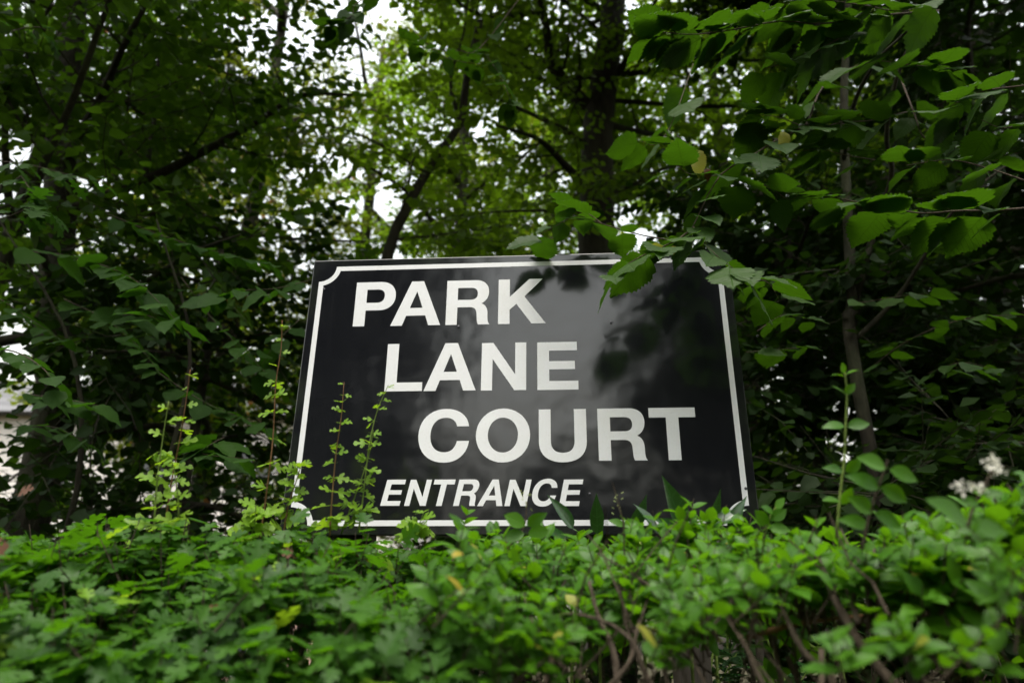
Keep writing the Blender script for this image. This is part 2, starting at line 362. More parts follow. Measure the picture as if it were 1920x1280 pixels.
def build_sign():
    W, H, d, r, tk = 1.2, .79111, .02251, .04817, .01415
    yaw = -.07417; base = Vector((.01228, 1.87422, CAMZ+.66692))
    root = empty('entrance_sign', 'black painted board lettered PARK LANE COURT ENTRANCE standing behind the hedge', 'sign', (base.x, base.y, 0))
    root.rotation_euler = (0, 0, yaw)
    zc = base.z
    def add(name, me, mat):
        o = bpy.data.objects.new(name, me); COL.objects.link(o); o.parent = root; me.materials.append(mat); return o
    # board: rounded edge box, 18 mm thick, front face at y=0 (front is -Y)
    import bmesh
    bm = bmesh.new(); bmesh.ops.create_cube(bm, size=1); bmesh.ops.scale(bm, vec=(W, .018, H), verts=bm.verts)
    bmesh.ops.translate(bm, vec=(0, .009, zc), verts=bm.verts); bmesh.ops.bevel(bm, geom=bm.edges[:]+bm.verts[:], offset=.0025, segments=2, profile=.6, affect='EDGES')
    me = bpy.data.meshes.new('panel'); bm.to_mesh(me); bm.free()
    t = NT('black_gloss_sign_paint'); tc = t.n('ShaderNodeTexCoord'); ob = tc.outputs['Object']
    n1 = t.noise(260., 4, ob, .6); n2 = t.noise(5., 5, ob, .6); mp = t.n('ShaderNodeMapping'); mp.inputs['Scale'].default_value = (60, 60, 4); t.l(ob, mp.inputs[0]); n3 = t.noise(1., 3, mp.outputs[0])
    dust = t.math('MULTIPLY', t.math('SUBTRACT', n1, .52, clamp=True), t.math('ADD', t.math('MULTIPLY', n2, .25), .0))
    col = t.mix(t.math('MULTIPLY', dust, 1.6, clamp=True), (.0065, .007, .009), (.20, .20, .21))
    col = t.mix(t.math('MULTIPLY', t.math('SUBTRACT', n3, .58, clamp=True), .22), col, (.12, .12, .12))
    sp = t.n('ShaderNodeSeparateXYZ'); t.l(ob, sp.inputs[0])
    ex = t.math('SUBTRACT', t.math('ABSOLUTE', sp.outputs[0]), .555); ez = t.math('SUBTRACT', t.math('ABSOLUTE', t.math('SUBTRACT', sp.outputs[2], zc)), .352)
    alg = t.math('MULTIPLY', t.math('MAXIMUM', ex, ez, ), 14., clamp=True); alg = t.math('MULTIPLY', alg, t.math('MULTIPLY', t.math('SUBTRACT', n2, .42, clamp=True), 3., clamp=True), clamp=True)
    col = t.mix(alg, col, (.030, .042, .018))
    ro = t.math('ADD', .05, t.math('ADD', t.math('MULTIPLY', n2, .12), t.math('MULTIPLY', n1, .04)))
    wav = t.noise(7., 2, ob)
    bs = t.bsdf(col, ro, .5, normal=t.bump(t.math('ADD', t.math('MULTIPLY', wav, 1.), t.math('MULTIPLY', n1, .004)), .25, .012)); bs.inputs['IOR'].default_value = 1.64
    t.l(bs.outputs[0], t.out.inputs[0]); add('panel', me, t.m)
    # white vinyl
    t = NT('white_sign_vinyl'); tc = t.n('ShaderNodeTexCoord'); ob = tc.outputs['Object']
    n1 = t.noise(180., 4, ob, .65); n2 = t.noise(9., 4, ob)
    g_ = t.math('MULTIPLY', t.math('SUBTRACT', n1, .56, clamp=True), 2.2, clamp=True)
    col = t.mix(g_, (.75, .755, .76), (.54, .52, .45)); col = t.mix(t.math('MULTIPLY', t.math('SUBTRACT', n2, .5, clamp=True), .8), col, (.62, .60, .50))
    t.l(t.bsdf(col, .35, .5, normal=t.bump(n2, .1, .005)).outputs[0], t.out.inputs[0]); white = t.m
    TH = .0006
    def flat(name, loops, y=-TH):
        """loops: outer + holes in board mm -> thin solid"""
        L = [[Vector((x, z, 0)) for x, z in lp] for lp in loops]; tri = tessellate_polygon(L); pts = [p for lp in L for p in lp]
        V = [(p.x*.001, y, zc+p.y*.001) for p in pts] + [(p.x*.001, -.0002, zc+p.y*.001) for p in pts]; F = []
        n = len(pts)
        for a, b, c in tri:
            pa, pb, pc = pts[a], pts[b], pts[c]
            s = (pb-pa).cross(pc-pa).z; F.append((a, b, c) if s > 0 else (a, c, b))
        o = 0
        for lp in L:
            for i in range(len(lp)):
                j = (i+1) % len(lp); F.append((o+i, o+j, n+o+j, n+o+i))
            o += len(lp)
        m = bpy.data.meshes.new(name); m.from_pydata(V, [], F); m.update(); return m
    # border with concave corners
    def ring(dd, rr):
        w2, h2 = (W/2-dd)*1000, (H/2-dd)*1000; R_ = rr*1000; out = []
        e = (dd-d)*1000; Cx, Cz = (W/2-d)*1000, (H/2-d)*1000   # arc centres at the outer frame corners
        for sx, sz, a0 in ((1, 1, 180), (-1, 1, 270), (-1, -1, 0), (1, -1, 90)):
            # intersection angles of the circle with the inset lines
            off = math.degrees(math.asin(e/R_)) if e > 0 else 0
            a = [a0+off + (90-2*off)*k/12 for k in range(13)]
            if sx*sz > 0: a = a
            arc = [(sx*Cx + R_*math.cos(math.radians(q)), sz*Cz + R_*math.sin(math.radians(q))) for q in a]
            out.append(arc)
        # order counter-clockwise: TR, TL, BL, BR ; arcs run the other way round
        seq = []
        for arc in out: seq += arc[::-1]
        return seq
    outer = ring(d, r); inner = ring(d+tk, r+tk)
    m = bpy.data.meshes.new('border'); n = len(outer); V = []
    for lp in (outer, inner):
        for x, z in lp: V.append((x*.001, -TH, zc+z*.001))
    for lp in (outer, inner):
        for x, z in lp: V.append((x*.001, -.0002, zc+z*.001))
    F = []
    for i in range(n):
        j = (i+1) % n; F += [(i, j, n+j, n+i), (2*n+i, 2*n+j, j, i), (n+i, n+j, 3*n+j, 3*n+i)]
    m.from_pydata(V, [], F); m.update(); add('border', m, white)
    g = G()
    def line(chars, sx=1., sz=1., shear=0.):
        for ch, x0, z0 in chars:
            loops = [[(x0 + p[0]*sx + p[1]*sz*shear, z0 + p[1]*sz) for p in lp] for lp in g[ch]]
            o = add('letter', flat('letter_'+ch.lower(), loops), white)
    line([('P', -464.3, 180.3), ('A', -356.7, 179.5), ('R', -200, 178.8), ('K', -52, 178.5)])
    line([('L', -358.5, -14.8), ('A', -251.2, -15.4), ('N', -95, -16.2), ('E', 57.2, -17)])
    line([('C', -257.5, -209), ('O', -104.8, -210), ('U', 60.4, -210.4), ('R', 214, -210), ('T', 347, -210)])
    k = 67.2/139; sh = 13.8/67.2
    line([('E', -345.2, -322.3), ('N', -283.6, -322.7), ('T', -221.5, -323.2), ('R', -157.8, -323.4), ('A', -96.8, -323.9), ('N', -27.6, -324.2), ('C', 36.5, -324.3), ('E', 110, -324.6)], k*.94, k, sh)
    # screws
    t = NT('dull_screw_metal'); t.l(t.bsdf((.06, .06, .065), .4, .5, .8).outputs[0], t.out.inputs[0])
    for i, (x, z) in enumerate(((-162.5, 173), (261.4, 175.7), (188, -295.2), (-560, 300), (560, 296), (-560, -290), (574, -283))):
        b = MB(); b.tube([(x*.001, .0004, zc+z*.001), (x*.001, -.0018, zc+z*.001), (x*.001, -.0026, zc+z*.001)], [.0038, .0036, .0022], 12)
        me = b.mesh('screw', False); add('screw', me, t.m)
    # posts and rails behind
    t = NT('weathered_post_timber'); n1 = t.noise(60., 5); t.l(t.bsdf(t.ramp(n1, ((.3, (.02, .017, .013)), (.7, (.06, .05, .038)))), .8, .2).outputs[0], t.out.inputs[0])
    for x in (-.42, .42):
        b = MB(); b.box((x-.04, .046, -.3), (x+.04, .126, zc+.34)); add('post', b.mesh('post'), t.m)
    for z in (zc-.27, zc+.27):
        b = MB(); b.box((-.55, .019, z-.03), (.55, .045, z+.03)); add('rail', b.mesh('rail'), t.m)
build_sign()

# ------------------------------------------------------------------ trees
DS, DT, DG = .55, .5, .75
def grow(root, trunk, rad, limbs, leafmat, tm='small', nl=12, lsize=.085, seed=1, sub=.38, twig=.17, single=300, sublen=.42, up=.15, limb_r=None, leaf_gap=.045, barkm=None, extra=0, droop=.25):
    """trunk: points; limbs: list of (points, r0). Grows side branches, twigs and leaves on the limbs"""
    R = random.Random(seed); bm_ = barkm or M['bark']
    b = MB(); tp = curve(trunk, max(8, len(trunk)*4)); n = len(tp)
    rr = [rad[0]+(rad[1]-rad[0])*i/(n-1) for i in range(n)]
    rr = [q*(1+.05*math.sin(i*2.3+seed)) for i, q in enumerate(rr)]; rr[0] *= 1.35
    b.tube(tp, rr, 12); link('trunk', b.mesh('trunk', True), root, bm_)
    tw = MB(); LV = Leaves(); sub *= DS; twig *= DT; leaf_gap *= DG; lsize *= 1.2
    def rvec(s): return Vector((R.gauss(0, s), R.gauss(0, s), R.gauss(0, s)))
    def twig_leaves(p0, d, L):
        q = [p0]; dd = d.normalized(); k = 2
        for i in range(k): dd = (dd + rvec(.12) + Vector((0, 0, -droop*.25))).normalized(); q.append(q[-1] + dd*L/k)
        tw.tube(q, [.0035, .0027, .0015], 3, False)
        m = max(3, int(L/leaf_gap)); side = 1
        for i in range(m):
            u = (i+.6)/m*k; s = min(int(u), k-1); p = q[s].lerp(q[s+1], u-s); ax = (q[s+1]-q[s]).normalized()
            hor = ax.cross(Vector((0, 0, 1)));
            if hor.length < .1: hor = Vector((1, 0, 0))
            hor.normalize(); tip = (hor*side*1.0 + ax*.75 + Vector((0, 0, -droop)) + rvec(.28)).normalized(); side = -side
            nr = (Vector((0, 0, 1)) + rvec(.38)); LV.add(p + tip*.02, tip, nr, lsize*R.uniform(.6, 1.2))
    def branch(p0, d, L, r, lvl):
        k = 5; q = [p0]; dd = d.normalized()
        for i in range(k): dd = (dd + rvec(.13) + Vector((0, 0, up*.2))).normalized(); q.append(q[-1] + dd*L/k)
        tw.tube(q, [r*(1-.8*i/k) for i in range(k+1)], 4, False)
        s = L*.15; side = R.choice((-1, 1))
        while s < L:
            u = s/L*k; j = min(int(u), k-1); p = q[j].lerp(q[j+1], u-j); ax = (q[j+1]-q[j]).normalized(); hor = ax.cross(Vector((0, 0, 1)))
            if hor.length < .1: hor = Vector((1, 0, 0))
            td = (hor.normalized()*side + ax*.8 + rvec(.35)).normalized(); side = -side
            twig_leaves(p, td, R.uniform(.25, .6)*(1.2-.5*s/L)); s += twig*R.uniform(.7, 1.3)
        twig_leaves(q[-1], dd, .4)
    for pts, r0 in limbs:
        q = curve(pts, len(pts)*4); L = sum((q[i+1]-q[i]).length for i in range(len(q)-1)); n = len(q)
        b = MB(); b.tube(q, [r0*(1-.75*i/(n-1)) for i in range(n)], 7); link('limb', b.mesh('limb', True), root, bm_)
        s = L*.12
        while s < L:
            u = s/L*(n-1); j = min(int(u), n-2); p = q[j].lerp(q[j+1], u-j); ax = (q[j+1]-q[j]).normalized(); az = R.uniform(0, 2*math.pi)
            o1 = ax.orthogonal().normalized(); o2 = ax.cross(o1); td = (o1*math.cos(az)+o2*math.sin(az)); td.z *= .55; td = (td.normalized() + ax*.6).normalized()
            ln = sublen*L*(1.1-.75*s/L)*R.uniform(.6, 1.2); ln = max(.35, min(ln, 1.9))
            branch(p, td, ln, max(.004, r0*.35*(1-.6*s/L)), 1); s += sub*R.uniform(.6, 1.3)
    link('twigs', tw.mesh('twigs'), root, bm_, 'stuff')
    LV.emit(root, leafmat, tm, single)
    return LV
def auto_limbs(trunk, n, L, seed, z0=.3, el=(10, 50), az=None, r=.05, bend=.2):
    R = random.Random(seed); tp = curve(trunk, 40); out = []
    for i in range(n):
        f = z0 + (1-z0)*(i+R.random())/n; p = tp[min(40, int(f*40))]; a = math.radians(R.uniform(*az)) if az else i*2.4+R.uniform(-.4, .4)
        e = math.radians(R.uniform(*el)); ll = L*R.uniform(.7, 1.15)*(1.15-.55*(f-z0)/(1-z0)); d = Vector((math.sin(a)*math.cos(e), math.cos(a)*math.cos(e), math.sin(e)))
        pts = [p]; 
        for k in range(4): d = (d + Vector((R.gauss(0, bend), R.gauss(0, bend), R.gauss(0, bend)-.05))).normalized(); pts.append(pts[-1]+d*ll/4)
        out.append((pts, r*R.uniform(.6, 1.1)))
    return out
def down(p): return [Vector((p.x+.05, p.y, -.2)), Vector((p.x, p.y, p.z*.5))]

def build_trees():
    # centre: big forked trunk
    Y = 6.2; p = at(1118, 480, Y)
    tr = [Vector((p.x+.02, Y, -.3)), Vector((p.x, Y, 2)), p, at(1120, 330, Y), at(1122, 230, Y), at(1138, 120, Y+.1), at(1150, 0, Y+.2), at(1158, -200, Y+.3), at(1150, -420, Y+.5)]
    root = empty('lime_tree', 'large tree with thick mossy forked trunk rising behind the top of the sign', 'tree', (p.x, Y, 0))
    limbs = [([at(1105, 200, Y), at(1066, 165, Y-.1), at(1032, 105, Y-.3), at(1018, 20, Y-.5), at(960, -120, Y-.9)], .085),
             ([at(1100, 275, Y), at(1050, 240, Y-.2), at(996, 214, Y-.5), at(900, 170, Y-1.)], .04),
             ([at(1100, 350, Y), at(1060, 310, Y-.2), at(1010, 262, Y-.5), at(930, 235, Y-1)], .05),
             ([at(1140, 170, Y), at(1170, 120, Y), at(1195, 75, Y-.2), at(1225, 10, Y-.4), at(1300, -120, Y-.5)], .05),
             ([at(1140, 365, Y), at(1190, 345, Y-.3), at(1240, 318, Y-.8), at(1330, 300, Y-1.2)], .025),
             ([at(1018, 20, Y-.5), at(950, 30, Y-.6), at(880, 20, Y-.8), at(800, -60, Y-1.2)], .03),
             ([at(1085, 400, Y), at(1010, 395, Y-.4), at(900, 400, Y-.8), at(760, 420, Y-1.1)], .02)]
    limbs += auto_limbs(tr, 17, 3.6, 11, .45, (0, 40), (-105, 105), .045)
    global LIME; LIME = root
    grow(root, tr, (.20, .12), limbs, M['crown_mid'], seed=3, sub=.46, twig=.20, lsize=.071, leaf_gap=.055)
    # slim leaning double stem, left of it
    Y = 5.0; p = at(716, 520, Y)
    root = empty('leaning_tree', 'slim dark tree leaning right against the brightest sky gaps, left of the thick trunk', 'tree', (p.x-.5, Y, 0))
    tr = [Vector((p.x-.5, Y, -.2)), Vector((p.x-.3, Y, 1.6)), p, at(765, 385, Y), at(815, 300, Y), at(862, 230, Y), at(875, 150, Y-.1), at(900, 40, Y-.2)]
    limbs = [([at(745, 430, Y), at(765, 350, Y-.05), at(780, 290, Y-.1), at(830, 240, Y-.2), at(832, 190, Y-.3)], .016),
             ([at(735, 450, Y), at(820, 440, Y-.2), at(900, 430, Y-.3), at(1000, 415, Y-.4)], .012),
             ([at(862, 230, Y), at(845, 150, Y), at(870, 60, Y-.1), at(880, -40, Y)], .02),
             ([at(800, 325, Y), at(690, 260, Y-.2), at(600, 235, Y-.4), at(500, 250, Y-.5)], .012)]
    grow(root, tr, (.05, .028), limbs, M['crown_mid'], seed=5, sub=.36, twig=.19, lsize=.070, leaf_gap=.06)
    # left: dark trunk with long limbs reaching right
    Y = 4.6; p = at(85, 860, Y)
    root = empty('maple_tree', 'broad dark trunk at the far left with long limbs reaching right across the bright sky', 'tree', (p.x-.1, Y, 0))
    tr = [Vector((p.x-.1, Y, -.2)), p, at(98, 640, Y), at(110, 420, Y), at(118, 200, Y), at(138, 0, Y), at(150, -250, Y), at(160, -500, Y)]
    limbs = [([at(110, 400, Y), at(281, 334, Y-.1), at(394, 277, Y-.2), at(476, 232, Y-.3), at(562, 180, Y-.4), at(660, 178, Y-.5)], .04),
             ([at(270, 345, Y), at(284, 260, Y), at(293, 187, Y), at(300, 45, Y-.1), at(305, -80, Y)], .022),
             ([at(115, 300, Y), at(180, 200, Y-.5), at(230, 90, Y-.9), at(300, -40, Y-1.2)], .04),
             ([at(105, 600, Y), at(220, 560, Y-.5), at(350, 480, Y-.8), at(450, 440, Y-1)], .025)]
    limbs += auto_limbs(tr, 12, 2.6, 21, .3, (-5, 35), None, .035)
    grow(root, tr, (.13, .09), limbs, M['crown_green'], seed=8, sub=.44, twig=.18, lsize=.072, leaf_gap=.045)
    # back left row
    def plain(name, label, x, Y, h, r, n, L, mat, seed, z0=.25, el=(0, 45), sub=.45, twig=.2, lsize=.09, single=300, leaf_gap=.055, lean=0., group=None, cat='tree', tm='tiny'):
        root = empty(name, label, cat, (x, Y, 0), group)
        tr = [Vector((x, Y, -.2)), Vector((x+lean*.3, Y, h*.35)), Vector((x+lean*.5, Y+.1, h*.7)), Vector((x+lean, Y, h))]
        grow(root, tr, (r, r*.4), auto_limbs(tr, n, L, seed, z0, el, None, r*.45), mat, seed=seed, sub=sub, twig=twig, lsize=lsize, single=single, leaf_gap=leaf_gap, tm=tm)
    plain('beech_tree', 'tall olive crowned tree between the far left trunk and the leaning stem', -3.6, 8.6, 11, .16, 16, 3.3, M['crown_left'], 31, .2, lsize=.076)
    plain('beech_tree', 'tree whose yellow green crown fills the gap directly above the leaning stem', -.8, 9.6, 12, .15, 14, 3.3, M['crown_mid'], 32, .3, lsize=.078)
    plain('beech_tree', 'olive tree far behind, filling the bright gaps between the leaning stem and left limbs', -2.6, 11.2, 12.5, .15, 15, 3.4, M['crown_left'], 51, .25, sub=.50, lsize=.076)
    plain('beech_tree', 'tree behind the right side of the thick forked trunk', 2.9, 8.4, 11, .14, 18, 3.2, M['crown_mid'], 33, .2)
    plain('maple_tree', 'dark dense tree filling the right edge behind the overhanging branches', 4.2, 5.6, 9.5, .14, 22, 2.9, M['crown_dark'], 34, .1, sub=.3, twig=.15)
    plain('maple_tree', 'dark dense tree beyond the upper left corner, left of the far left trunk', -4.9, 6.2, 9, .13, 20, 3., M['crown_green'], 35, .15, lsize=.08, sub=.42, twig=.17)
    plain('maple_tree', 'dark tree at the back right, its crown behind the slim linden trunk', 5.6, 9.0, 11, .14, 20, 3.2, M['crown_dark'], 54, .12, sub=.34, twig=.17)
    plain('holly_tree', 'low dark understorey tree behind the right edge of the sign', 1.9, 4.4, 4.6, .06, 16, 1.5, M['crown_dark'], 36, .15, (-5, 35), sub=.22, twig=.12, lsize=.07)
    plain('holly_tree', 'low dark understorey tree behind the shoots at lower left', -1.9, 4.2, 3.9, .05, 14, 1.25, M['crown_dark'], 37, .22, (-5, 35), sub=.22, twig=.12, lsize=.07)
    plain('holly_tree', 'low dark understorey tree at the lower right edge', 3.1, 3.7, 4.2, .06, 16, 1.4, M['crown_dark'], 38, .1, (-5, 35), sub=.22, twig=.12, lsize=.07)
    plain('holly_tree', 'low dark understorey tree directly behind the sign board', .1, 5.0, 3.3, .06, 12, 1.3, M['crown_dark'], 39, .15, (-5, 35), sub=.26, twig=.13, lsize=.07)
    plain('beech_tree', 'distant tree closing the view behind the sign', .8, 13.5, 13, .2, 22, 4.2, M['crown_left'], 40, .15, sub=.6, twig=.25, lsize=.12, tm='tiny', leaf_gap=.08)
    plain('beech_tree', 'distant tree at left standing before the pale house', -6.6, 12.8, 12, .2, 18, 4.0, M['crown_left'], 41, .3, sub=.75, twig=.25, lsize=.12, tm='tiny', leaf_gap=.08)
    plain('beech_tree', 'distant tree at right deep in the dark wood', 6.8, 12, 13, .2, 22, 4.2, M['crown_dark'], 42, .1, sub=.5, twig=.22, lsize=.12, tm='tiny', leaf_gap=.07)
build_trees()
def build_overhead():
    # two big trees added for shade beside the frame: their limbs reach over the sign above the picture and keep the wood behind it dark
    for lab, x, Y, sgn, sd in (('large oak added left of the frame, high limbs reaching right to shade the wood', -4.3, 2.6, 1, 91), ('large oak added right of the frame, high limbs reaching left to shade the wood', 4.4, 2.7, -1, 92)):
        root = empty('oak_tree', lab, 'tree', (x, Y, 0)); R = random.Random(sd)
        tr = [Vector((x, Y, -.2)), Vector((x, Y, 3)), Vector((x+.1*sgn, Y+.1, 6)), Vector((x+.3*sgn, Y+.2, 9.5))]
        limbs = []
        for i in range(13 if sgn < 0 else 8):
            z0 = 5.2+i*.3; y1 = Y+R.uniform(-.6, 2.6); z1 = 1.5+1.2*y1+R.uniform(1.6, 3.0); L = R.uniform(3.2, 4.6)
            limbs.append(([Vector((x+.1*sgn, Y+.1, z0)), Vector((x+sgn*L*.4, Y+(y1-Y)*.5, max(z0, z1)+.3)), Vector((x+sgn*L*.75, y1, max(z1, z0)+.4)), Vector((x+sgn*L, y1+.2, max(z1, z0)+.2))], .06))
        grow(root, tr, (.24, .12), limbs, M['crown_dark'], tm='tiny', seed=sd, sub=.42, twig=.17, lsize=.10, leaf_gap=.065, single=60)
build_overhead()
def build_undergrowth():
    R = random.Random(77)
    for lab, x0, Y in (('dark bramble thicket in the shade behind the left hedge', -1.3, 3.0), ('dark bramble thicket in the shade behind the right hedge', 1.2, 2.9), ('farther bramble thicket under the trees at left', -3.2, 5.6), ('farther bramble thicket under the forked trunk', .2, 5.4), ('farther bramble thicket under the trees at right', 3.2, 5.5)):
        root = empty('bramble_thicket', lab, 'shrub', (x0, Y, 0)); LV = Leaves()
        for i in range(70):
            p = Vector((x0+R.gauss(0, .7 if Y < 4 else 1.1), Y+R.gauss(0, .3), 0)); d = Vector((R.gauss(0, .3), R.gauss(0, .3), 1)); q = [p]
            for k in range(5): d = (d+Vector((R.gauss(0, .15), R.gauss(0, .15), -.22))).normalized(); q.append(q[-1]+d*.33)
            c = curve(q, 9); b = MB(); b.tube(c, [.005*(1-.06*k) for k in range(10)], 4); link('stem', b.mesh('stem', True), root, M['twig'])
            for j in range(2, 10):
                for k in range(5): LV.add(c[j]+Vector((R.gauss(0, .05), R.gauss(0, .05), R.gauss(0, .05))), (R.gauss(0, 1), R.gauss(0, 1), R.uniform(-.4, .2)), (R.gauss(0, .4), R.gauss(0, .4)-.2, 1), R.uniform(.05, .09))
        LV.emit(root, M['crown_dark'], 'small', 120)
    LV = Leaves()
    for i in range(9000):
        x, y = R.uniform(-7, 7), 1.95+R.random()**1.5*9
        LV.add((x, y, R.uniform(.06, .35)), (R.gauss(0, 1), R.gauss(0, 1), R.gauss(0, .2)), (R.gauss(0, .4), R.gauss(0, .4)-.2, 1), R.uniform(.06, .11))
    root = empty('ivy_ground_cover', 'dark ivy carpeting the ground beneath the trees', 'ivy', (0, 0, 0)); LV.emit(root, M['crown_dark'], 'tiny', 0)
build_undergrowth()

# trees across the road, behind the camera: the board mirrors them
def build_street_trees():
    for i, (x, y, h, n, lab, L, z0, cat) in enumerate(((-4.15, -7.2, 10.5, 46, 'tall street tree across from the sign, mirrored in the left of the board', 2.5, .12, 'tree'), (2.15, -7.0, 7.8, 42, 'shorter street tree across from the sign, mirrored in the right of the board', 2.6, .12, 'tree'),
                                               (-.9, -8.6, 4.6, 22, 'low bushy tree across from the sign, between the two street trees', 1.9, .1, 'tree'), (-9.5, -6.5, 11, 26, 'outermost street tree on the left across the road', 2.9, .12, 'tree'), (8.2, -6.2, 10, 26, 'outermost street tree on the right across the road', 2.9, .12, 'tree'))):
        root = empty('street_tree', lab, cat, (x, y, 0), 'trees across the road from the sign')
        tr = [Vector((x, y, -.2)), Vector((x, y, h*.4)), Vector((x+.1, y, h*.7)), Vector((x, y, h))]
        grow(root, tr, (.2, .08), auto_limbs(tr, n, L, 60+i, z0, (0, 40), None, .06), M['crown_dark'], seed=70+i, sub=.3, twig=.14, lsize=.15, tm='tiny', single=0, leaf_gap=.09)
build_street_trees()

# ------------------------------------------------------------------ hedges
def hedge_profile(x):
    """(Y, z) polyline from the foot of the front face over the shoulder to the back"""
    k = min(1, max(0, (x-.0)/.75)); k = k*k*(3-2*k)      # nearer to the camera towards the right
    L = [(.80, .0), (.84, .9), (.90, 1.34), (.95, 1.478), (1.10, 1.556), (1.30, 1.626), (1.50, 1.674), (1.66, 1.682), (1.76, 1.63), (1.80, 1.3), (1.80, 0)]
    Rr = [(.80, .0), (.86, .9), (.90, 1.34), (.88, 1.560), (.93, 1.60), (1.02, 1.622), (1.12, 1.633), (1.22, 1.634), (1.32, 1.60), (1.36, 1.3), (1.36, 0)]
    return [(a[0]*(1-k)+b[0]*k, a[1]*(1-k)+b[1]*k) for a, b in zip(L, Rr)]
def surf(x, s):
    P = hedge_profile(x); s = s*(len(P)-1); i = min(int(s), len(P)-2); t = s-i
    y, z = P[i][0]*(1-t)+P[i+1][0]*t, P[i][1]*(1-t)+P[i+1][1]*t
    dy, dz = P[i+1][0]-P[i][0], P[i+1][1]-P[i][1]; n = Vector((0, -dz, dy)).normalized()
    from mathutils import noise
    q = noise.noise(Vector((x*4.5, y*4.5, z*4.5)))*.060 + noise.noise(Vector((x*13, y*13, z*13)))*.045
    return Vector((x, y, z)) + n*q, n
def shoot(root, pts, r, mat, leafmat, tm, spec, R, seed=0, nm='shoot'):
    """a stem with leaves of its own; spec = (gap, size0, size1, mode)"""
    q = curve(pts, 14); n = len(q); b = MB(); b.tube(q, [r*(1-.65*i/(n-1)) for i in range(n)], 6)
    st = link(nm, b.mesh(nm, True), root, mat); st.location = (0, 0, 0)
    gap, s0, s1, mode = spec; L = sum((q[i+1]-q[i]).length for i in range(n-1)); s = L*.06; k = 0
    class PR: pass
    while s < L:
        u = s/L*(n-1); j = min(int(u), n-2); p = q[j].lerp(q[j+1], u-j); ax = (q[j+1]-q[j]).normalized(); sz = s0+(s1-s0)*s/L
        if mode == 'pair':
            a = k*1.571+R.uniform(-.3, .3) + seed; o1 = Vector((1, 0, 0)); o2 = Vector((0, 1, 0)); 
            for sg in (1, -1):
                out = (o1*math.cos(a)+o2*math.sin(a))*sg
                one_leaf(st, tm, leafmat, p, out + ax*R.uniform(.3, .9), ax - out*.3 + Vector((0, -.35, .2)), sz*R.uniform(.8, 1.15), v=R.randrange(3))
        else:
            a = k*2.4+seed
            for m in range(R.choice((2, 2, 3, 4)) if s < L*.6 else R.choice((1, 2, 2, 3))):
                aa = a+m*R.uniform(.7, 1.5); out = Vector((math.cos(aa), math.sin(aa)*.8-.15, R.uniform(-.1, .35)))
                one_leaf(st, tm, leafmat, p, out, Vector((R.gauss(0, .3), -.9+R.gauss(0, .3), .8)), sz*R.uniform(.95, 1.75), v=R.randrange(3))
        k += 1; s += gap*R.uniform(.7, 1.3)
    return st

